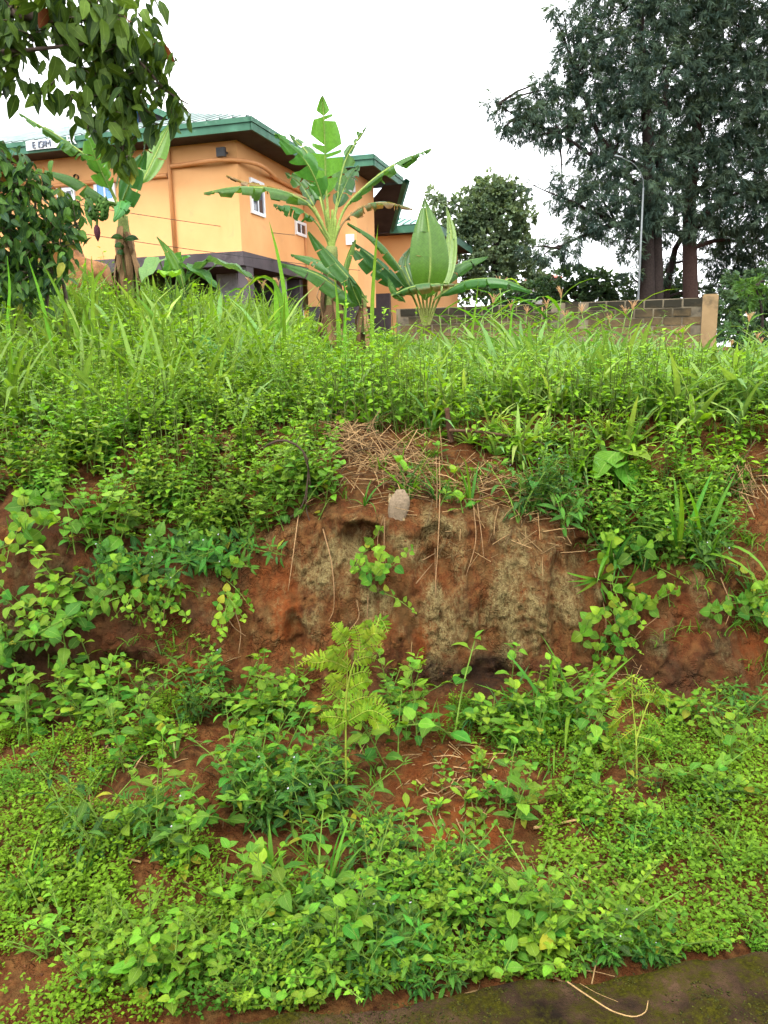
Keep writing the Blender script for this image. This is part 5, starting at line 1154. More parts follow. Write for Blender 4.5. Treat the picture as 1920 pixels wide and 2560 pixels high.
zone('B', 9, 800, 2440, 200, 60, 'beside the kerb under the flowering patch', (.6, .9))
zone('M', 14, 330, 2400, 280, 80, 'on bare soil above the bottom edge', (.7, 1.1))
zone('B', 10, 370, 2500, 180, 50, 'in the low clump on bare soil at the bottom edge', (.7, 1.0))
for k in range(5):
    u = k / 4; zone('M' if k % 2 == 0 else 'S', 12, 700 + 1150 * u, 2518 - 145 * u, 150, 14, ['by the kerb at the bottom edge', 'by the kerb where the straw ends', 'by the kerb behind the bent straw', 'by the kerb in the tangle', 'by the kerb at its far end'][k], (.4, .7))
zone('B', 10, 1470, 2010, 60, 60, 'in the green carpet below the second fern', (.5, .8))
zone('S', 9, 1640, 2080, 180, 120, 'dotted through the bright green carpet', (.4, .65))
zone('M', 24, 1660, 2060, 240, 180, 'dotted through the bright green carpet', (.5, .9))
zone('M', 12, 330, 2200, 300, 140, 'dotted through the carpet below the thick patch', (.5, .9))
zone('B', 6, 1790, 1960, 60, 60, 'standing in the bright green carpet', (.7, 1.0))

# ------------------------------------------------------------------ carpets (uncountable)
def inpoly(px, py, poly):
    c = np.zeros(len(px), bool); j = len(poly) - 1
    for i in range(len(poly)):
        (xi, yi), (xj, yj) = poly[i], poly[j]
        c ^= ((yi > py) != (yj > py)) & (px < (xj - xi) * (py - yi) / (yj - yi + 1e-9) + xi); j = i
    return c
BARE = [[(1000, 1830), (1210, 1850), (1330, 1960), (1360, 2060), (1320, 2110), (1180, 2160), (1020, 2130), (920, 2090), (960, 1950)], [(530, 1900), (600, 1890), (600, 2000), (540, 2060), (500, 2010)], [(120, 1930), (200, 1910), (220, 1980), (140, 1990)],
        [(380, 2340), (480, 2330), (500, 2420), (420, 2460)], [(0, 2380), (60, 2400), (90, 2560), (0, 2560)], [(60, 2290), (150, 2270), (150, 2340), (60, 2350)], [(850, 2080), (930, 2070), (920, 2160), (840, 2160)], [(990, 2310), (1060, 2320), (1060, 2420), (1000, 2410)], [(1430, 2060), (1510, 2100), (1480, 2130), (1430, 2110)], [(1750, 2090), (1810, 2080), (1800, 2130), (1760, 2130)], [(250, 1900), (330, 1900), (320, 1850), (260, 1840)], [(380, 1830), (520, 1860), (500, 1900), (400, 1900)]]
tri_r = np.random.default_rng(5)
def scatter(n, r0, r1, xlim, rng):
    """random points on ground rows r0..r1 (row index coordinate ID), weighted by area"""
    sel = (ID[:-1, :-1] >= r0) & (ID[1:, :-1] <= r1) & (np.abs(XX[:-1, :-1]) < xlim)
    i, j = np.where(sel)
    a = gv.reshape(NR, NX, 3); p00, p01, p10 = a[i, j], a[i, j + 1], a[i + 1, j]
    ar = np.linalg.norm(np.cross(p01 - p00, p10 - p00), axis=1); k = rng.choice(len(i), n, p=ar / ar.sum())
    u, v = rng.uniform(0, 1, (2, n, 1)); return p00[k] + u * (p01 - p00)[k] + v * (p10 - p00)[k]
rg = np.random.default_rng(21)
pts = scatter(32000, 5.0, 5.97, 2.0, rg); px, py = proj(pts)
cov = -.13 + .62 * fbm(pts[:, 0] * 3.2, pts[:, 1] * 3.2, 0, 3, 71) + .25 * fbm(pts[:, 0] * 11, pts[:, 1] * 11, 0, 2, 72)
cov += .5 * np.exp(-((pts[:, 1] - 1.74 - .143 * pts[:, 0]) / .09) ** 2) + .56 * (((px - 1680) / 330) ** 2 + ((py - 2080) / 260) ** 2 < 1) + .30 * (((px - 500) / 330) ** 2 + ((py - 2240) / 130) ** 2 < 1) + .35 * (((px - 130) / 170) ** 2 + ((py - 2080) / 140) ** 2 < 1) - .25 * (py < 1830)
for pl in BARE: cov[inpoly(px + 14 * rg.normal(size=len(px)), py + 14 * rg.normal(size=len(px)), pl)] -= 1.6
keep = cov > .05; pts = pts[keep]; px, py = px[keep], py[keep]
carp = Buf(); n = len(pts); big = rg.uniform(0, 1, n) ** 2.2
limey = sstep(-.3, .3, fbm(pts[:, 0] * 2.3, pts[:, 1] * 2.3, 5, 3, 73) + .55 * (px > 1300) + .35 * (px < 700) + .05); limey = np.maximum(limey, .75 * (px > 1300))
for lf in range(6):
    m = rg.uniform(0, 1, n) < (1.0 if lf < 4 else .6); q = pts[m]; k = m.sum()
    az = rg.uniform(0, 2 * PI, k); el = rg.uniform(.05, .9, k); d = np.stack([np.cos(az), np.sin(az), el], 1)
    hgt = rg.uniform(.004, .035, k) * (1 + big[m] * 1.6); S = (.009 + .010 * big[m]) * rg.uniform(.8, 1.3, k)
    T = q + np.stack([np.cos(az) * .006, np.sin(az) * .006, hgt], 1)
    c = (LIME * limey[m][:, None] + MIDG * .9 * (1 - limey[m][:, None])) * rg.uniform(.7, 1.25, (k, 1)); R = frames(d, rg.normal(0, .3, k)); w_ = rg.integers(0, 2, k)
    for i in (0, 1): carp.inst(TP['tiny' if lf % 2 else 'tinyr'][i], R[w_ == i], T[w_ == i], S[w_ == i] * (1 if lf % 2 else .8), c[w_ == i])
g = obj('ground_cover', carp, 'herb'); g['kind'] = 'stuff'; tag(g, 'bright green carpet of tiny leaved creeping herbs on red soil', 'ground cover')
# fine grass wisps
fg = Buf(); pts = scatter(2600, 5.1, 9.9, 2.6, rg); px, py = proj(pts); cov = fbm(pts[:, 0] * 4, pts[:, 1] * 4, pts[:, 2] * 4, 3, 81)
kp = (cov > .12)
for pl in BARE: kp &= ~inpoly(px, py, pl)
kp &= ~((py > 1290) & (py < 1740) & (px > 560) & (px < 1450)); pts = pts[kp]
for lf in range(5):
    k = len(pts); az = rg.uniform(0, 2 * PI, k); d = np.stack([np.cos(az) * .5, np.sin(az) * .5, np.ones(k)], 1); R = frames(d); w_ = rg.integers(0, 4, k)
    c = cmix(LIME, MIDG, k, rg)
    for i in range(4): m = w_ == i; fg.inst(TP['blades'][i], R[m], pts[m] + rg.normal(0, .012, (m.sum(), 3)) * [1, 1, 0], rg.uniform(.06, .16, m.sum()), c[m])
g = obj('short_grass', fg, 'grass'); g['kind'] = 'stuff'; tag(g, 'short grass wisps sprinkled over the slope and lip', 'grass')

# ------------------------------------------------------------------ the weedy field above the cut
FR = np.random.default_rng(33)
def field_pts(n, y0, y1, half=.62, rng=FR):
    y = np.sqrt(rng.uniform(y0 ** 2, y1 ** 2, n)); x = rng.uniform(-half, half, n) * y; return np.stack([x, y, zfar(x, y)], 1)
def near_z(p):
    q = p.copy(); m = p[:, 1] < 6.5
    for i in np.where(m)[0]: q[i, 2] = gz(p[i, 0], p[i, 1])
    return q
def straw_zone(x, y): return sstep(.55, .25, np.hypot((x - .08) / 1.0, (y - 3.95) / .55)) + sstep(.3, .1, np.hypot((x + .95) / .45, (y - 4.3) / .35)) + sstep(.3, .1, np.hypot((x - 2.0) / .5, (y - 4.1) / .4))
# individual upright weeds, nearest first
up_pts = field_pts(900, 3.95, 8.2, .60); up_pts = up_pts[straw_zone(up_pts[:, 0], up_pts[:, 1]) < .3]
up_pts = up_pts[np.argsort(up_pts[:, 1])][:290]; up_pts = near_z(up_pts)
UPW = ['beneath the shrub', 'below the fruiting banana', 'around the big cocoyam leaf', 'below the dark undercroft', 'below the tall banana', 'behind the straw heap', 'behind the wooden stake', 'behind the fallen branch', 'above the broad rosette', 'below the middle wall pillar', 'below the end pillar of the wall', 'by the picture edge below the trees']
upz = {}
for p in up_pts:
    vx = p[0] / p[1]; k = int(np.clip((vx + .5) / 1.0 * 12, 0, 11)); z_ = 0 if vx < 0 else 2
    v = int(FR.choice([0, 1, 2, 4, 0, 1] if z_ < 2 else [0, 2, 3, 5, 3, 5])); nearf = np.interp(p[1], [3.9, 4.6, 6], [.5, .8, 1.0]); s_ = float(nearf * FR.uniform(.7, 1.1))
    tuft = vx > -.02 and FR.uniform() < (.70 if vx > .05 else .4)
    if tuft: v = int(FR.integers(0, 4)); s_ = s_ * 1.18
    key = (k, 'on the lip ' if p[1] < 4.6 else 'in the field '); ph = key[1] + UPW[k]
    W_ = VA[v] if tuft else VU[v]; dn = 'pale arching grass tuft' if tuft else 'upright leafy weed'
    o = plant(W_, p - [0, 0, .01], dn + ' ' + ph, 'grass tuft' if tuft else 'weed', dn + 's ' + ph, 'arching_grass_tuft' if tuft else 'upright_weed', s=s_, tilt=(FR.normal(0, .1), FR.normal(0, .1)), split=False)
    upz.setdefault((dn, ph), []).append((s_ * W_.stem.v[0][:, 2].max(), o))
for (dn, ph), made in upz.items():
    if len(made) > 2: distinguish(made, dn, ph)
made = []
for k in range(12):
    q = P(1010 + k * 9, 800, 7.9 + .12 * (k % 3)); q[2] = gz(q[0], q[1]); made.append((k, plant(VA[k % 4], q, 'pale arching grass tuft at the foot of the young banana clump', 'grass tuft', 'grass tufts at the foot of the young banana clump', 'arching_grass_tuft', s=.95)))
distinguish(made, 'pale arching grass tuft', 'at the foot of the young banana clump')
made = []
for k in range(26):
    q = P(20 + k * 30 + FR.normal(0, 14), 800, FR.uniform(6.2, 8.6)); q[2] = gz(q[0], q[1]); s_ = FR.uniform(1.3, 1.9); made.append((s_, plant(VA[k % 4], q, 'tall loose grass tuft on the ridge before house and shrub', 'grass tuft', 'tall grass tufts on the ridge before house and shrub', 'arching_grass_tuft', s=float(s_))))
distinguish(made, 'tall loose grass tuft', 'on the ridge before house and shrub')
# the mass of further weeds
def weed_mass(buf, p, leaves, h, L, tpls, c0, c1, rng):
    n = len(p)
    hh = h * rng.uniform(.55, 1.1, n)
    ts = TP['stick']; lean = rng.normal(0, .12, (n, 2)); d = np.concatenate([lean, np.ones((n, 1))], 1)
    buf.inst(ts, frames(d), p, np.stack([np.full(n, .004), hh, np.full(n, .004)], 1), np.tile(np.array([.10, .15, .03]), (n, 1)))
    for k in range(leaves):
        t = rng.uniform(.2, 1.02, n); az = rng.uniform(0, 2 * PI, n); dd = np.stack([np.cos(az), np.sin(az), .5 * t + rng.normal(.05, .2, n)], 1)
        T = p + d * (hh * t)[:, None] + dd * .01; S = L * (1.1 - .5 * t) * rng.uniform(.7, 1.3, n)
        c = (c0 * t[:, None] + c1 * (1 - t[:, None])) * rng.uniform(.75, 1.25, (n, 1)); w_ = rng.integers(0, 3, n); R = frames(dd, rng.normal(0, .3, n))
        for i in range(3): m = w_ == i; buf.inst(TP[tpls][i], R[m], T[m], S[m], c[m])
def clump(p, sc=.9, seed=91): return fbm(p[:, 0] * sc, p[:, 1] * sc, 0, 3, seed)
wm = Buf(); p = field_pts(2300, 5.2, 15, .57); p = p[(straw_zone(p[:, 0], p[:, 1]) < .3)]; p = near_z(p)
vx = p[:, 0] / p[:, 1]; keep = (vx < .03) | (clump(p) > .22); p = p[keep]; vx = vx[keep]; lft = vx < .03
hv = 1 + .45 * clump(p, 1.3, 92)
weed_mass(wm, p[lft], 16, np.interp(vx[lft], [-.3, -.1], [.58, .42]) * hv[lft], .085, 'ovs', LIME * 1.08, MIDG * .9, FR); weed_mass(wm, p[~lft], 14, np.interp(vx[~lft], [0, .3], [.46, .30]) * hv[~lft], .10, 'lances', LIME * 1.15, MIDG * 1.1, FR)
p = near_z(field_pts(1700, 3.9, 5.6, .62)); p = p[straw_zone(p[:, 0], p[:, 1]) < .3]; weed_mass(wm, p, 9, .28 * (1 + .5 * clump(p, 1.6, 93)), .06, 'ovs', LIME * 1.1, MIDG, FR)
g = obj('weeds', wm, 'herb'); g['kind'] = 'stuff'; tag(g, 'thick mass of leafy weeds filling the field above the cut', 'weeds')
gm = Buf(); PALE = np.array([.25, .37, .07]); SAGE = np.array([.14, .28, .07])
def grass_mass(buf, p, blades, L, tpls, c0, c1, rng, spread=.5):
    n = len(p)
    for k in range(blades):
        az = rng.uniform(0, 2 * PI, n); sp = rng.uniform(.1, 1, n) * spread; d = np.stack([np.cos(az) * sp, np.sin(az) * sp, np.ones(n)], 1)
        S = L * rng.uniform(.5, 1.25, n); c = cmix(c0, c1, n, rng); w_ = rng.integers(0, len(TP[tpls]), n); R = frames(d, rng.normal(0, .35, n)); T = p + rng.normal(0, .03, (n, 3)) * [1, 1, 0]
        for i in range(len(TP[tpls])): m = w_ == i; buf.inst(TP[tpls][i], R[m], T[m], S[m], c[m])
p = near_z(field_pts(5400, 4.3, 17, .57)); vx = p[:, 0] / p[:, 1]
p = p[(straw_zone(p[:, 0], p[:, 1]) < .3) & (FR.uniform(0, 1, len(p)) < np.interp(vx, [-.5, -.1, .1], [.22, .35, 1.0])) & (clump(p, .8, 94) > -.35)]; vx = p[:, 0] / p[:, 1]
fr_ = np.interp(p[:, 1], [4.3, 5.5], [.7, 1]) * np.interp(vx, [-.3, -.12, 0, .2], [1.3, 1.0, 1.0, 1.15]) * (1 + .35 * clump(p, 1.1, 95))
grass_mass(gm, p, 8, .46 * fr_, 'bladea', PALE, SAGE, FR, .7)
p = near_z(field_pts(900, 4.6, 12, .62)); p = p[(straw_zone(p[:, 0], p[:, 1]) < .3)]; grass_mass(gm, p, 8, .52 * np.where(p[:, 0] > -.1 * p[:, 1], .8, 1.2), 'blades', PALE, LIME, FR, .4)
g = obj('tall_grass', gm, 'grass'); g['kind'] = 'stuff'; tag(g, 'tall arching grass mixed through the field above the cut', 'grass')
# crumbs of red earth
def clod_tpl(seed):
    r = np.random.default_rng(seed); v = np.array([(0, 0, .8), (1, 0, 0), (0, 1, 0), (-1, 0, 0), (0, -1, 0), (0, 0, -.6)], float) * r.uniform(.6, 1.2, (6, 1)); q = np.array([(0, 1, 2, 2), (0, 2, 3, 3), (0, 3, 4, 4), (0, 4, 1, 1)])
    q = np.array([(1, 2, 0, 4), (3, 4, 0, 2), (5, 2, 1, 4), (5, 4, 3, 2)]); return v, q, np.zeros((6, 2))
CL = [clod_tpl(k) for k in range(4)]; cb = Buf()
for n, r0, r1 in ((5200, 5.05, 6.3), (2600, 6.0, 9.2)):
    p = scatter(n, r0, r1, 2.4, rg); k = rg.integers(0, 4, n); S = .0022 + .006 * rg.uniform(0, 1, n) ** 4; c = cmix(np.array([.05, .018, .007]), np.array([.13, .05, .018]), n, rg); R = frames(rg.normal(size=(n, 3)))
    for i in range(4): m = k == i; cb.inst(CL[i], R[m], p[m], S[m], c[m])
g = obj('earth_crumbs', cb, 'dry', None, False); g['kind'] = 'stuff'; tag(g, 'loose crumbs of red earth lying on bare soil', 'earth crumbs')
# moss cushions on the kerb
ms = Buf(); n = 14000; mx_ = rg.uniform(-1.2, 2.2, n); mo = rg.uniform(-.44, -.03, n); my = 1.665 + .143 * mx_ + mo
kp = fbm(mx_ * 7, my * 7, 0, 3, 97) + .35 * sstep(-.14, -.04, mo) > .12; mx_, my, mo = mx_[kp], my[kp], mo[kp]; n = len(mx_); tk = (mo + .5) / .47
mz_ = .095 + .02 * np.sin(tk * PI) + .012 * fbm(mx_ * 4, my * 4, 0, 3, 52) + .006 * fbm(mx_ * 22, my * 22, 0, 3, 53)
S = rg.uniform(.0015, .0045, (n, 1)) * [1, 1, .8]; k = rg.integers(0, 4, n); az = rg.uniform(0, 2 * PI, n); R = np.stack([rotz(a) for a in az]); c = cmix(np.array([.016, .018, .002]), np.array([.055, .056, .005]), n, rg)
for i in range(4): m = k == i; ms.inst(CL[i], R[m], np.stack([mx_, my, mz_], 1)[m], S[m], c[m])
g = obj('moss', ms, 'dry', None, True); g['kind'] = 'stuff'; tag(g, 'low cushions of olive moss growing on the kerb', 'moss')
# ------------------------------------------------------------------ ferns
def fern(name, label, base, stems, fronds, pin, cols, seed, Yd, fine=1.0):
    rng = np.random.default_rng(seed); loc, _ = hit(*base); org = loc; t = thing(name, org, label, 'fern')
    Y0 = loc[1]; Q = lambda x, y, dy=0: P(x, y, Y0 + Yd + dy) - org
    b = Buf()
    for st in stems:
        p = np.array([Q(*q) for q in st]); p[0] = np.array([0, 0, -.01]) if st is stems[0] else p[0]
        tube(b, spline(p, 14), np.linspace(.0045, .0012, 14), 6, (.22, .27, .035))
    obj('stem', b, 'stem', t)
    for fr_ in fronds:
        p = np.array([Q(x, y, rng.normal(0, .01) + k * rng.normal(0, .03)) for k, (x, y) in enumerate(fr_)]); L = np.linalg.norm(np.diff(p, axis=0), axis=1).sum(); n = max(8, int(L / (.0105 * fine)))
        m = spline(p, n); T = np.gradient(m, axis=0); T /= np.linalg.norm(T, axis=1)[:, None]; b = Buf()
        tube(b, m, np.linspace(.0022, .0008, n), 4, (.30, .36, .05))
        tt = np.linspace(0, 1, n); ln = pin * np.sin(PI * np.clip(tt * .78 + .2, 0, 1)) ** .8
        vw = np.array([0, -1, .35]); S = np.cross(T, vw); S /= np.linalg.norm(S, axis=1)[:, None]
        for sd in (-1, 1):
            d = S * sd + T * .55 + np.array([0, 0, -.25]) + rng.normal(0, .10, (n, 3)); R = frames(d, rng.normal(0, .3, n), vw); w_ = rng.integers(0, 2, n)
            c = cmix(cols[0], cols[1], n, rng)
            for i in (0, 1): k = w_ == i; b.inst(FT[i], R[k], m[k], ln[k] * rng.uniform(.8, 1.1, k.sum()), c[k])
        obj('frond', b, 'herb', t)
    return t
def pinnule(n=7, droop=.3):
    V, Q, U = leaf_tpl(2 * n, .30, 'lance', .1, droop, .42); return V, Q, U
FT = [pinnule(6, .35), pinnule(6, .75)]
F8 = lambda x, y: (700 + x / 3.016, 1450 + y / 3.016)
fern('bracken_fern', 'tall yellow green bracken fern standing before the bare earth cut', (866, 2010),
     [[F8(500, 1690), F8(495, 1300), F8(500, 900), F8(508, 640), F8(505, 430)], [F8(490, 1040), F8(510, 800), F8(560, 620), F8(640, 470), F8(740, 320), F8(745, 285)]],
     [[F8(515, 685), F8(400, 620), F8(260, 585), F8(120, 655)], [F8(500, 660), F8(380, 610), F8(260, 625), F8(170, 580)], [F8(512, 640), F8(430, 560), F8(390, 490)], [F8(505, 440), F8(440, 380), F8(385, 318)], [F8(510, 520), F8(470, 440), F8(410, 370)], [F8(590, 560), F8(660, 500), F8(780, 490)], [F8(560, 610), F8(640, 580), F8(730, 600)], [F8(630, 480), F8(710, 405), F8(805, 440)], [F8(700, 370), F8(760, 300), F8(815, 400)], [F8(600, 540), F8(590, 420), F8(560, 340)], [F8(650, 440), F8(650, 350), F8(630, 310)],
      [F8(530, 720), F8(620, 690), F8(695, 710)], [F8(500, 800), F8(430, 760), F8(385, 700)], [F8(500, 930), F8(410, 870), F8(320, 790)], [F8(510, 930), F8(620, 885), F8(770, 895)], [F8(510, 830), F8(600, 780), F8(700, 770)], [F8(500, 1045), F8(400, 1030), F8(285, 1042)], [F8(505, 1035), F8(640, 980), F8(760, 935), F8(835, 1000)], [F8(510, 1065), F8(700, 985), F8(800, 1040), F8(875, 1135)], [F8(500, 1060), F8(430, 1100), F8(375, 1135)], [F8(620, 1000), F8(720, 1060), F8(745, 1125)]],
     .036, (YELL * .38 + LIME * .5, LIME * .85), 3, .0)
fern('bracken_fern', 'finer pale fern below the end of the bare cut', (1592, 1960), [[(1592, 1960), (1590, 1840), (1580, 1740), (1580, 1690)], [(1590, 1850), (1620, 1760), (1640, 1720)]],
     [[(1582, 1720), (1550, 1745), (1530, 1790)], [(1582, 1740), (1620, 1735), (1650, 1770)], [(1585, 1770), (1545, 1800), (1525, 1850)], [(1588, 1790), (1630, 1790), (1660, 1840)], [(1588, 1820), (1550, 1850), (1540, 1900)], [(1590, 1840), (1630, 1850), (1650, 1900)], [(1580, 1690), (1600, 1700), (1625, 1730)], [(1580, 1690), (1555, 1710), (1540, 1740)], [(1640, 1720), (1660, 1740), (1670, 1770)], [(1590, 1870), (1560, 1900), (1555, 1930)]], .024, (YELL * .5 + LIME * .5, MIDG * 1.2), 4, .02, .9)
for k, (lab, b_, Ls) in enumerate([('feathery fern fronds arching from the weeds below the shrub', (300, 1010), [[(250, 900), (300, 870), (340, 900)], [(235, 910), (280, 900), (310, 940)], [(260, 880), (290, 850), (330, 850)]]),
                                   ('feathery fern in the grass beside the young banana clump', (1010, 960), [[(900, 890), (960, 860), (1020, 880)], [(960, 880), (1010, 890), (1050, 930)], [(930, 870), (960, 850), (1000, 850)]])]):
    base, _ = hit(*b_); fern('feathery_fern', lab, b_, [[b_, ((b_[0] + Ls[0][0][0]) / 2, b_[1] - 60), Ls[0][0]], [b_, (b_[0], b_[1] - 70), Ls[1][0]]], Ls, .05, (MIDG, LIME * .8), 20 + k, .0)

# ------------------------------------------------------------------ maize and tall blades on the ridge
MZ = np.random.default_rng(44)
def maize(px, py_top, Y, label, tassel=True):
    top = P(px, py_top, Y); g0 = float(zfar(top[0], top[1])); org = np.array([top[0], top[1], g0]); h = max(.5, top[2] - g0); t = thing('maize_plant', org, label, 'maize', 'maize plants on the ridge')
    b = Buf(); sp = spline(np.array([[0, 0, -.03], [MZ.normal(0, .02), 0, h * .5], [MZ.normal(0, .04), 0, h * .86]]), 8); tube(b, sp, np.linspace(.012, .006, 8), 6, (.16, .24, .06)); obj('stalk', b, 'stem', t)
    for k in range(7):
        a = k * PI + MZ.normal(0, .5); d = np.array([math.cos(a) * .7, math.sin(a) * .7, .8]); i = int(MZ.integers(0, 4)); b = Buf()
        b.inst(TP['bladea'][i % 3], frames(d[None], MZ.normal(0, .3)), sp[min(7, 1 + k)][None], np.array([h * MZ.uniform(.45, .7)]), cmix(LIME, MIDG, 1, MZ)); obj('leaf', b, 'grass', t)
    if tassel:
        b = Buf()
        for k in range(9):
            a = MZ.uniform(0, 2 * PI); s_ = MZ.uniform(.1, .45); d = np.array([math.cos(a) * s_, math.sin(a) * s_, 1]); L = h * .16 * MZ.uniform(.6, 1.1)
            tube(b, spline(np.array([sp[-1], sp[-1] + d * L * .6, sp[-1] + d * L * .9 + [math.cos(a) * .03, 0, .0]]), 5), [.003, .006, .005, .004, .002], 4, np.array([.40, .23, .11]) * MZ.uniform(.7, 1.2))
        obj('tassel', b, 'dry', t)
spots = [(1250, 690, 11, 'on the ridge beneath the drooping banana leaf'), (1225, 735, 11.5, 'on the ridge beneath the drooping banana leaf'), (1285, 750, 11, 'on the ridge beneath the drooping banana leaf'), (1312, 765, 11.5, 'before the dark end of the block wall'), (1345, 770, 12, 'before the dark end of the block wall'),
         (1392, 715, 11, 'tallest of those before the block wall'), (1375, 745, 11.4, 'before the dark end of the block wall'), (1412, 775, 11.5, 'before the dark end of the block wall'), (1464, 760, 12, 'alone before the middle pillar of the wall'), (1538, 785, 12.5, 'just past the middle pillar of the wall'), (1572, 750, 12, 'just past the middle pillar of the wall'), (1556, 765, 12.6, 'just past the middle pillar of the wall'),
         (1530, 835, 13, 'low before the light blocks of the wall'), (1690, 820, 13, 'before the light blocks near the end pillar'), (1705, 815, 13, 'before the light blocks near the end pillar'), (1868, 780, 13, 'with orange tassel beyond the end pillar'), (1888, 830, 12.5, 'near the picture edge beyond the end pillar'), (1905, 845, 12.5, 'near the picture edge beyond the end pillar'), (1840, 850, 13, 'near the picture edge beyond the end pillar'),
         (625, 690, 9.5, 'before the dark undercroft of the house'), (655, 700, 9.5, 'before the dark undercroft of the house'), (672, 695, 9.7, 'before the dark undercroft of the house'), (715, 740, 9.5, 'before the dark undercroft of the house')]
for px, py, Y, ph in spots: maize(px, py, Y, 'maize stalk ' + ph)
for px, py, Y in [(1105, 765, 10), (1130, 770, 10.5), (1155, 760, 10), (1170, 775, 11), (1190, 768, 10.4), (1210, 775, 10), (1235, 770, 10.5), (1262, 775, 10), (1300, 778, 10.5), (1330, 785, 11), (1360, 780, 10.4), (1385, 788, 11), (1420, 795, 10.6), (1450, 798, 11), (1490, 808, 11), (1520, 815, 11.5), (1590, 815, 11), (1620, 825, 12), (1655, 830, 12)]:
    maize(px, py, Y, 'maize stalk without tassel in the leafy row before the block wall', False)
def reed(pts, w_, label, Y, colr=LIME * .9 + BLUE * .4):
    p = np.array([P(x, y, Y) for x, y in pts]); org = np.array([p[0][0], p[0][1], gz(p[0][0], p[0][1])]); m = spline(np.vstack([org[None], p]), 12) - org
    T = np.gradient(m, axis=0); S = np.cross(T, [.3, -1, 0]); S /= np.linalg.norm(S, axis=1)[:, None]; wd = w_ * np.sin(PI * np.clip(np.linspace(.25, 1, 12), 0, 1)) ** .7
    V = np.stack([m - S * wd[:, None], m + np.array([0, .01, 0]), m + S * wd[:, None]], 1).reshape(-1, 3); q = [(3 * i + j, 3 * i + j + 1, 3 * i + j + 4, 3 * i + j + 3) for i in range(11) for j in (0, 1)]
    b = Buf(); b.add(V, quads=q, col=colr, uv=np.tile(np.array([[0, .5], [.5, .5], [1, .5]]), (12, 1))); o = obj('reed_blade', b, 'grass', None, True, org); tag(o, label, 'reed', 'tall reed blades on the ridge')
for pts, w_, lab, Y in [([(712, 740), (695, 640), (672, 550)], .022, 'tallest reed blade standing before the orange wall', 7.6), ([(700, 740), (680, 700), (640, 690)], .03, 'pale broad reed blade before the dark undercroft', 8), ([(690, 760), (682, 700), (665, 690)], .03, 'short broad reed blade before the dark undercroft', 8),
                        ([(20, 800), (24, 720), (18, 640)], .014, 'straight reed blade at the picture edge under the shrub', 6), ([(120, 820), (95, 720), (68, 640)], .014, 'leaning reed blade under the shrub', 6), ([(200, 850), (150, 740), (105, 655)], .018, 'long slanting reed blade under the shrub', 6), ([(232, 800), (232, 700), (228, 640)], .016, 'upright reed blade beside the mud wall', 6.5), ([(215, 790), (250, 690), (275, 650)], .013, 'reed blade leaning toward the fruiting banana', 7),
                        ([(930, 790), (935, 680), (945, 560)], .02, 'thick reed stem rising through the sucker leaves', 7.4), ([(845, 800), (840, 720), (835, 690)], .02, 'pale reed blade before the tall banana stem', 7.3), ([(862, 800), (865, 740), (860, 700)], .016, 'second pale reed blade before the tall banana stem', 7.4), ([(1180, 830), (1190, 760), (1196, 700)], .014, 'reed stem left of the drooping banana leaf', 8), ([(1275, 830), (1282, 770), (1288, 740)], .014, 'reed stem before the dark end of the wall', 8), ([(1400, 950), (1420, 870), (1408, 790)], .014, 'long reed blade in the grass below the wall', 8), ([(1395, 1110), (1370, 990), (1330, 960)], .014, 'bent reed blade in the grass right of the stake', 5.5), ([(1420, 1120), (1395, 1010), (1375, 960)], .012, 'slender reed blade in the grass right of the stake', 5.5)]:
    reed(pts, w_, lab, Y)
# broad rosette on the lip
rl, _ = hit(1545, 1225); rt = thing('broadleaf_rosette', rl, 'broad leaved green rosette on the lip above the straw', 'rosette plant')
for k, (az, el, L) in enumerate([(-30, -.5, .13), (-80, -.7, .12), (-140, -.4, .14), (170, -.1, .15), (120, .3, .12), (60, .3, .12), (10, .1, .14), (-110, .2, .11), (-60, .1, .12)]):
    a = rad(az); d = np.array([math.cos(a), math.sin(a), el]); b = Buf(); o_ = np.array([math.cos(a) * .03, math.sin(a) * .03, .10 + .05 * (k % 3)]); tube(b, np.array([[0, 0, 0], o_ * .6, o_]), .0025, 5, (.14, .22, .05)); st = obj('stalk', b, 'stem', rt)
    b = Buf(); b.inst(leaf_tpl(9, .78, 'heart', .15, .5, .03, .08), frames(d[None]), o_[None], np.array([L * 1.5]), cmix(MIDG, LIME, 1)); obj('leaf', b, 'weed', rt)

# ------------------------------------------------------------------ straw, sticks, roots, husk
sr = np.random.default_rng(8); sb = Buf()
def straw(n, cx, cy, rx, ry, L=(.06, .22), lift=.012, dirx=None):
    for k in range(n):
        loc, nrm = hit(cx + sr.normal(0, .5) * rx, cy + sr.normal(0, .5) * ry); a = sr.uniform(0, 2 * PI) if dirx is None else dirx + sr.normal(0, .4)
        t1 = np.cross(nrm, [0, 1, 0.2]); t1 /= np.linalg.norm(t1) + 1e-6; t2 = np.cross(nrm, t1); d = t1 * math.cos(a) + t2 * math.sin(a); l = sr.uniform(*L)
        p0 = loc + nrm * sr.uniform(.003, lift); p1 = p0 + d * l + nrm * sr.uniform(-.01, .02) + sr.normal(0, .12 * l, 3) * [1, 1, .5]; c = np.array([.32, .20, .088]) * sr.uniform(.15, 1.2)
        tube(sb, np.array([p0, (p0 + p1) / 2 + nrm * sr.uniform(-.004, .01), p1]), [sr.uniform(.0010, .0030)] * 3, 3, c, cap=False)
straw(300, 960, 1165, 150, 80, lift=.05); straw(160, 880, 1110, 60, 50, lift=.09, L=(.08, .2)); straw(260, 1420, 1240, 120, 60, lift=.05, dirx=.5); straw(120, 1180, 1200, 160, 60); straw(90, 1870, 1210, 60, 60, lift=.06); straw(70, 560, 1110, 90, 40, lift=.04); straw(60, 80, 1110, 80, 40, lift=.03)
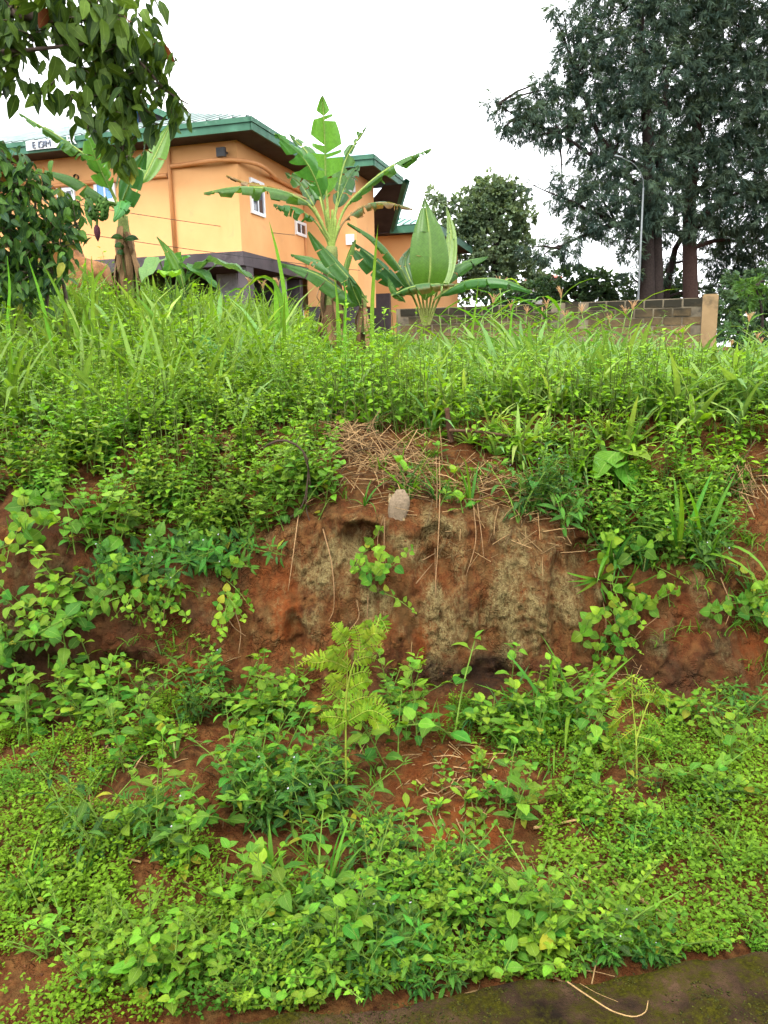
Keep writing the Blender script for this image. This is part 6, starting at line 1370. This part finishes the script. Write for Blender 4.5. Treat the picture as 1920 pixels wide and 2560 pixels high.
straw(110, 1150, 1960, 150, 130, (.03, .09), .005); straw(120, 700, 1900, 600, 200, (.03, .09), .006); straw(140, 1200, 2250, 600, 220, (.03, .10), .006); straw(60, 290, 1900, 60, 30, (.03, .1), .01); straw(50, 1500, 1700, 80, 60, (.05, .14)); straw(60, 1300, 1340, 300, 60, (.04, .14))
g = obj('straw', sb, 'dry'); g['kind'] = 'stuff'; tag(g, 'dry straw litter strewn over the lip and bare soil', 'straw')
def stalkpx(name, label, cat, pts, r0, r1, col, off=.02, group=None, mat='dry', sides=6, n=12, anchor=True):
    p = []
    for q in pts:
        loc, nrm = hit(q[0], q[1]); p.append(loc + nrm * off if len(q) == 2 else P(q[0], q[1], q[2]))
    p = np.array(p); b = Buf(); tube(b, spline(p, n) - p[0], np.linspace(r0, r1, n), sides, col, .08); o = obj(name, b, mat, None, True, p[0]); return tag(o, label, cat, group)
RT = (.22, .13, .06)
for pts, lab in [([(815, 1325), (828, 1420), (850, 1490), (848, 1525), (832, 1545)], 'kinked pale root hanging beside the biggest lichen crust'), ([(1085, 1140), (1086, 1250), (1080, 1380), (1078, 1490)], 'longest straight root hanging over the middle of the cut'), ([(1096, 1150), (1094, 1300), (1088, 1500)], 'second straight root beside the longest hanging root'),
                 ([(962, 1300), (956, 1360), (950, 1420)], 'short root below the pale husk'), ([(965, 1300), (968, 1380), (967, 1440)], 'thin root under the pale husk'), ([(905, 1500), (890, 1540), (876, 1575)], 'root slanting toward the top of the fern'), ([(930, 1490), (920, 1540)], 'short root above the fern tip'), ([(1180, 1280), (1178, 1360), (1170, 1440)], 'twin root hanging above the wide lichen band'), ([(1190, 1270), (1200, 1340), (1205, 1400)], 'root splayed above the wide lichen band'),
                 ([(1535, 1240), (1535, 1340), (1542, 1450)], 'straight dry stem standing at the end of the cut'), ([(1520, 1420), (1530, 1500), (1545, 1600), (1560, 1650)], 'long dry stem drooping at the end of the cut'), ([(1490, 1440), (1500, 1540), (1510, 1640)], 'dry stem among vines at the end of the cut'), ([(1570, 1620), (1610, 1580), (1640, 1550)], 'dry stick leaning between the two bare cuts'), ([(1800, 1440), (1810, 1520), (1808, 1570)], 'root hanging over the small bare cut'), ([(420, 1500), (395, 1560)], 'short root below the round hanging clump'), ([(580, 1530), (600, 1580), (590, 1640)], 'tangled root in the dark hollow of the cut'), ([(560, 1530), (580, 1570), (620, 1590)], 'forked root in the dark hollow of the cut'), ([(750, 1300), (735, 1380), (720, 1480)], 'thin root along the red corner of the cut'), ([(1030, 1460), (1060, 1420), (1085, 1395)], 'dry twig stuck in the recess of the cut'), ([(1040, 1400), (1075, 1375)], 'small twig in the recess of the cut')]:
    stalkpx('hanging_root', lab, 'root', pts, .0030, .0014, np.array(RT) * sr.uniform(.7, 1.2), .03)
YS = hit(1128, 1105)[0][1] - .02
o = stalkpx('wooden_stake', 'short upright brown stake at the top of the cut', 'stake', [(1128, 1105, YS), (1122, 1060, YS), (1117, 1020, YS)], .016, .013, (.060, .030, .016), mat='bark', sides=8)
stalkpx('fallen_branch', 'thin fallen branch lying in the grass beside the stake', 'branch', [(1124, 1076, YS - .03), (1180, 1078, YS - .06), (1240, 1085, YS - .08), (1310, 1098, YS - .1), (1378, 1115, YS - .12)], .010, .004, (.085, .045, .024), mat='bark')
YT = hit(765, 1215)[0][1] - .16
tw = thing('dead_twig', P(765, 1130, YT), 'arched dark dead twig with bare side shoots over the leafy lip', 'twig'); to = P(765, 1130, YT)
for pts, r in [([(670, 1112), (705, 1100), (740, 1112), (765, 1140), (768, 1210), (752, 1270), (700, 1310)], .006), ([(758, 1130), (772, 1180), (776, 1225)], .0035), ([(768, 1210), (770, 1290), (790, 1325), (825, 1330)], .004), ([(670, 1112), (655, 1120), (640, 1110)], .003), ([(740, 1112), (750, 1090), (770, 1085)], .0025)]:
    p = np.array([P(x, y, YT) for x, y in pts]) - to; b = Buf(); tube(b, spline(p, 14), np.linspace(r, r * .5, 14), 6, (.055, .036, .024), .1); obj('shoot', b, 'bark', tw)
# pale dry husk
hl = hit(990, 1285)[0] + np.array([0, -.025, -.012]); ht = thing('dry_husk', hl, 'pale blunt dry husk stuck in the lip of the cut', 'husk')
for ci, (dx, tl, hgt, rx, ry, cc) in enumerate(((0, .16, .130, .034, .013, (.19, .14, .09)), (.030, -.45, .115, .017, .008, (.27, .20, .10)), (-.026, .5, .10, .014, .008, (.24, .19, .13)))):
    b = Buf(); nr, ns = 12, 14; t = np.linspace(0, 1, nr); th = np.arange(ns) / ns * 2 * PI; V = np.zeros((nr, ns, 3))
    for i in range(nr):
        f = (.55 + .75 * math.sin(min(1, t[i] * .95 + .12) * 2.2)) * (1 - .55 * max(0, t[i] - .8) / .2)
        g_ = 1 + .20 * np.cos(th * 3 + 1 + ci) + .10 * np.cos(th * 7 + t[i] * 2)
        V[i, :, 0] = dx + tl * t[i] * hgt + rx * f * g_ * np.cos(th); V[i, :, 1] = ry * f * g_ * np.sin(th); V[i, :, 2] = -.02 + t[i] * hgt * (1 + .16 * np.cos(th * 2 + ci) * max(0, t[i] - .6) / .4)
    q = [(i * ns + j, i * ns + (j + 1) % ns, (i + 1) * ns + (j + 1) % ns, (i + 1) * ns + j) for i in range(nr - 1) for j in range(ns)]
    tr = [((nr - 1) * ns, (nr - 1) * ns + j, (nr - 1) * ns + j + 1) for j in range(1, ns - 1)]
    b.add(V.reshape(-1, 3), quads=q, tris=tr, col=np.array(cc)); obj('husk_scale', b, 'dry', ht)
for pts, r, lab in [([(1335, 2078), (1390, 2066), (1445, 2056)], .006, 'flat orange brown stalk lying on the green carpet'), ([(1598, 2255), (1648, 2290)], .008, 'pale broken stalk in the carpet above the kerb'), ([(1660, 2285), (1690, 2302)], .006, 'small pale stalk piece near the kerb'), ([(1535, 2212), (1550, 2228)], .006, 'tiny pale stalk piece in the carpet'), ([(305, 2150), (355, 2162)], .005, 'pale stalk under the broadleaf weeds'), ([(190, 2052), (215, 2040), (235, 2018)], .008, 'brown crooked stick on the lower slope'), ([(1040, 1957), (1070, 1985)], .004, 'short pale straw on the bare red soil')]:
    stalkpx('dry_stalk', lab, 'stalk', pts, r, r * .6, STRAW * sr.uniform(.7, 1.1), .012)
def kerbpt(px, py): p = PZ(px, py, .116); return p
p = np.array([kerbpt(*q) for q in ((1418, 2458), (1480, 2500), (1540, 2535), (1590, 2545), (1612, 2535), (1620, 2505))]); b = Buf(); tube(b, spline(p + [0, 0, .004], 20) - p[0], np.linspace(.0022, .0012, 20), 5, STRAW * .8)
tag(obj('dry_stalk', b, 'dry', None, True, p[0]), 'bent yellow straw lying on the mossy kerb', 'stalk')
p = np.array([kerbpt(*q) for q in ((1450, 2462), (1490, 2485), (1545, 2508))]); b = Buf(); tube(b, spline(p + [0, 0, .004], 10) - p[0], .0008, 4, STRAW * .6); tag(obj('dry_stalk', b, 'dry', None, True, p[0]), 'thin grey straw on the mossy kerb', 'stalk')
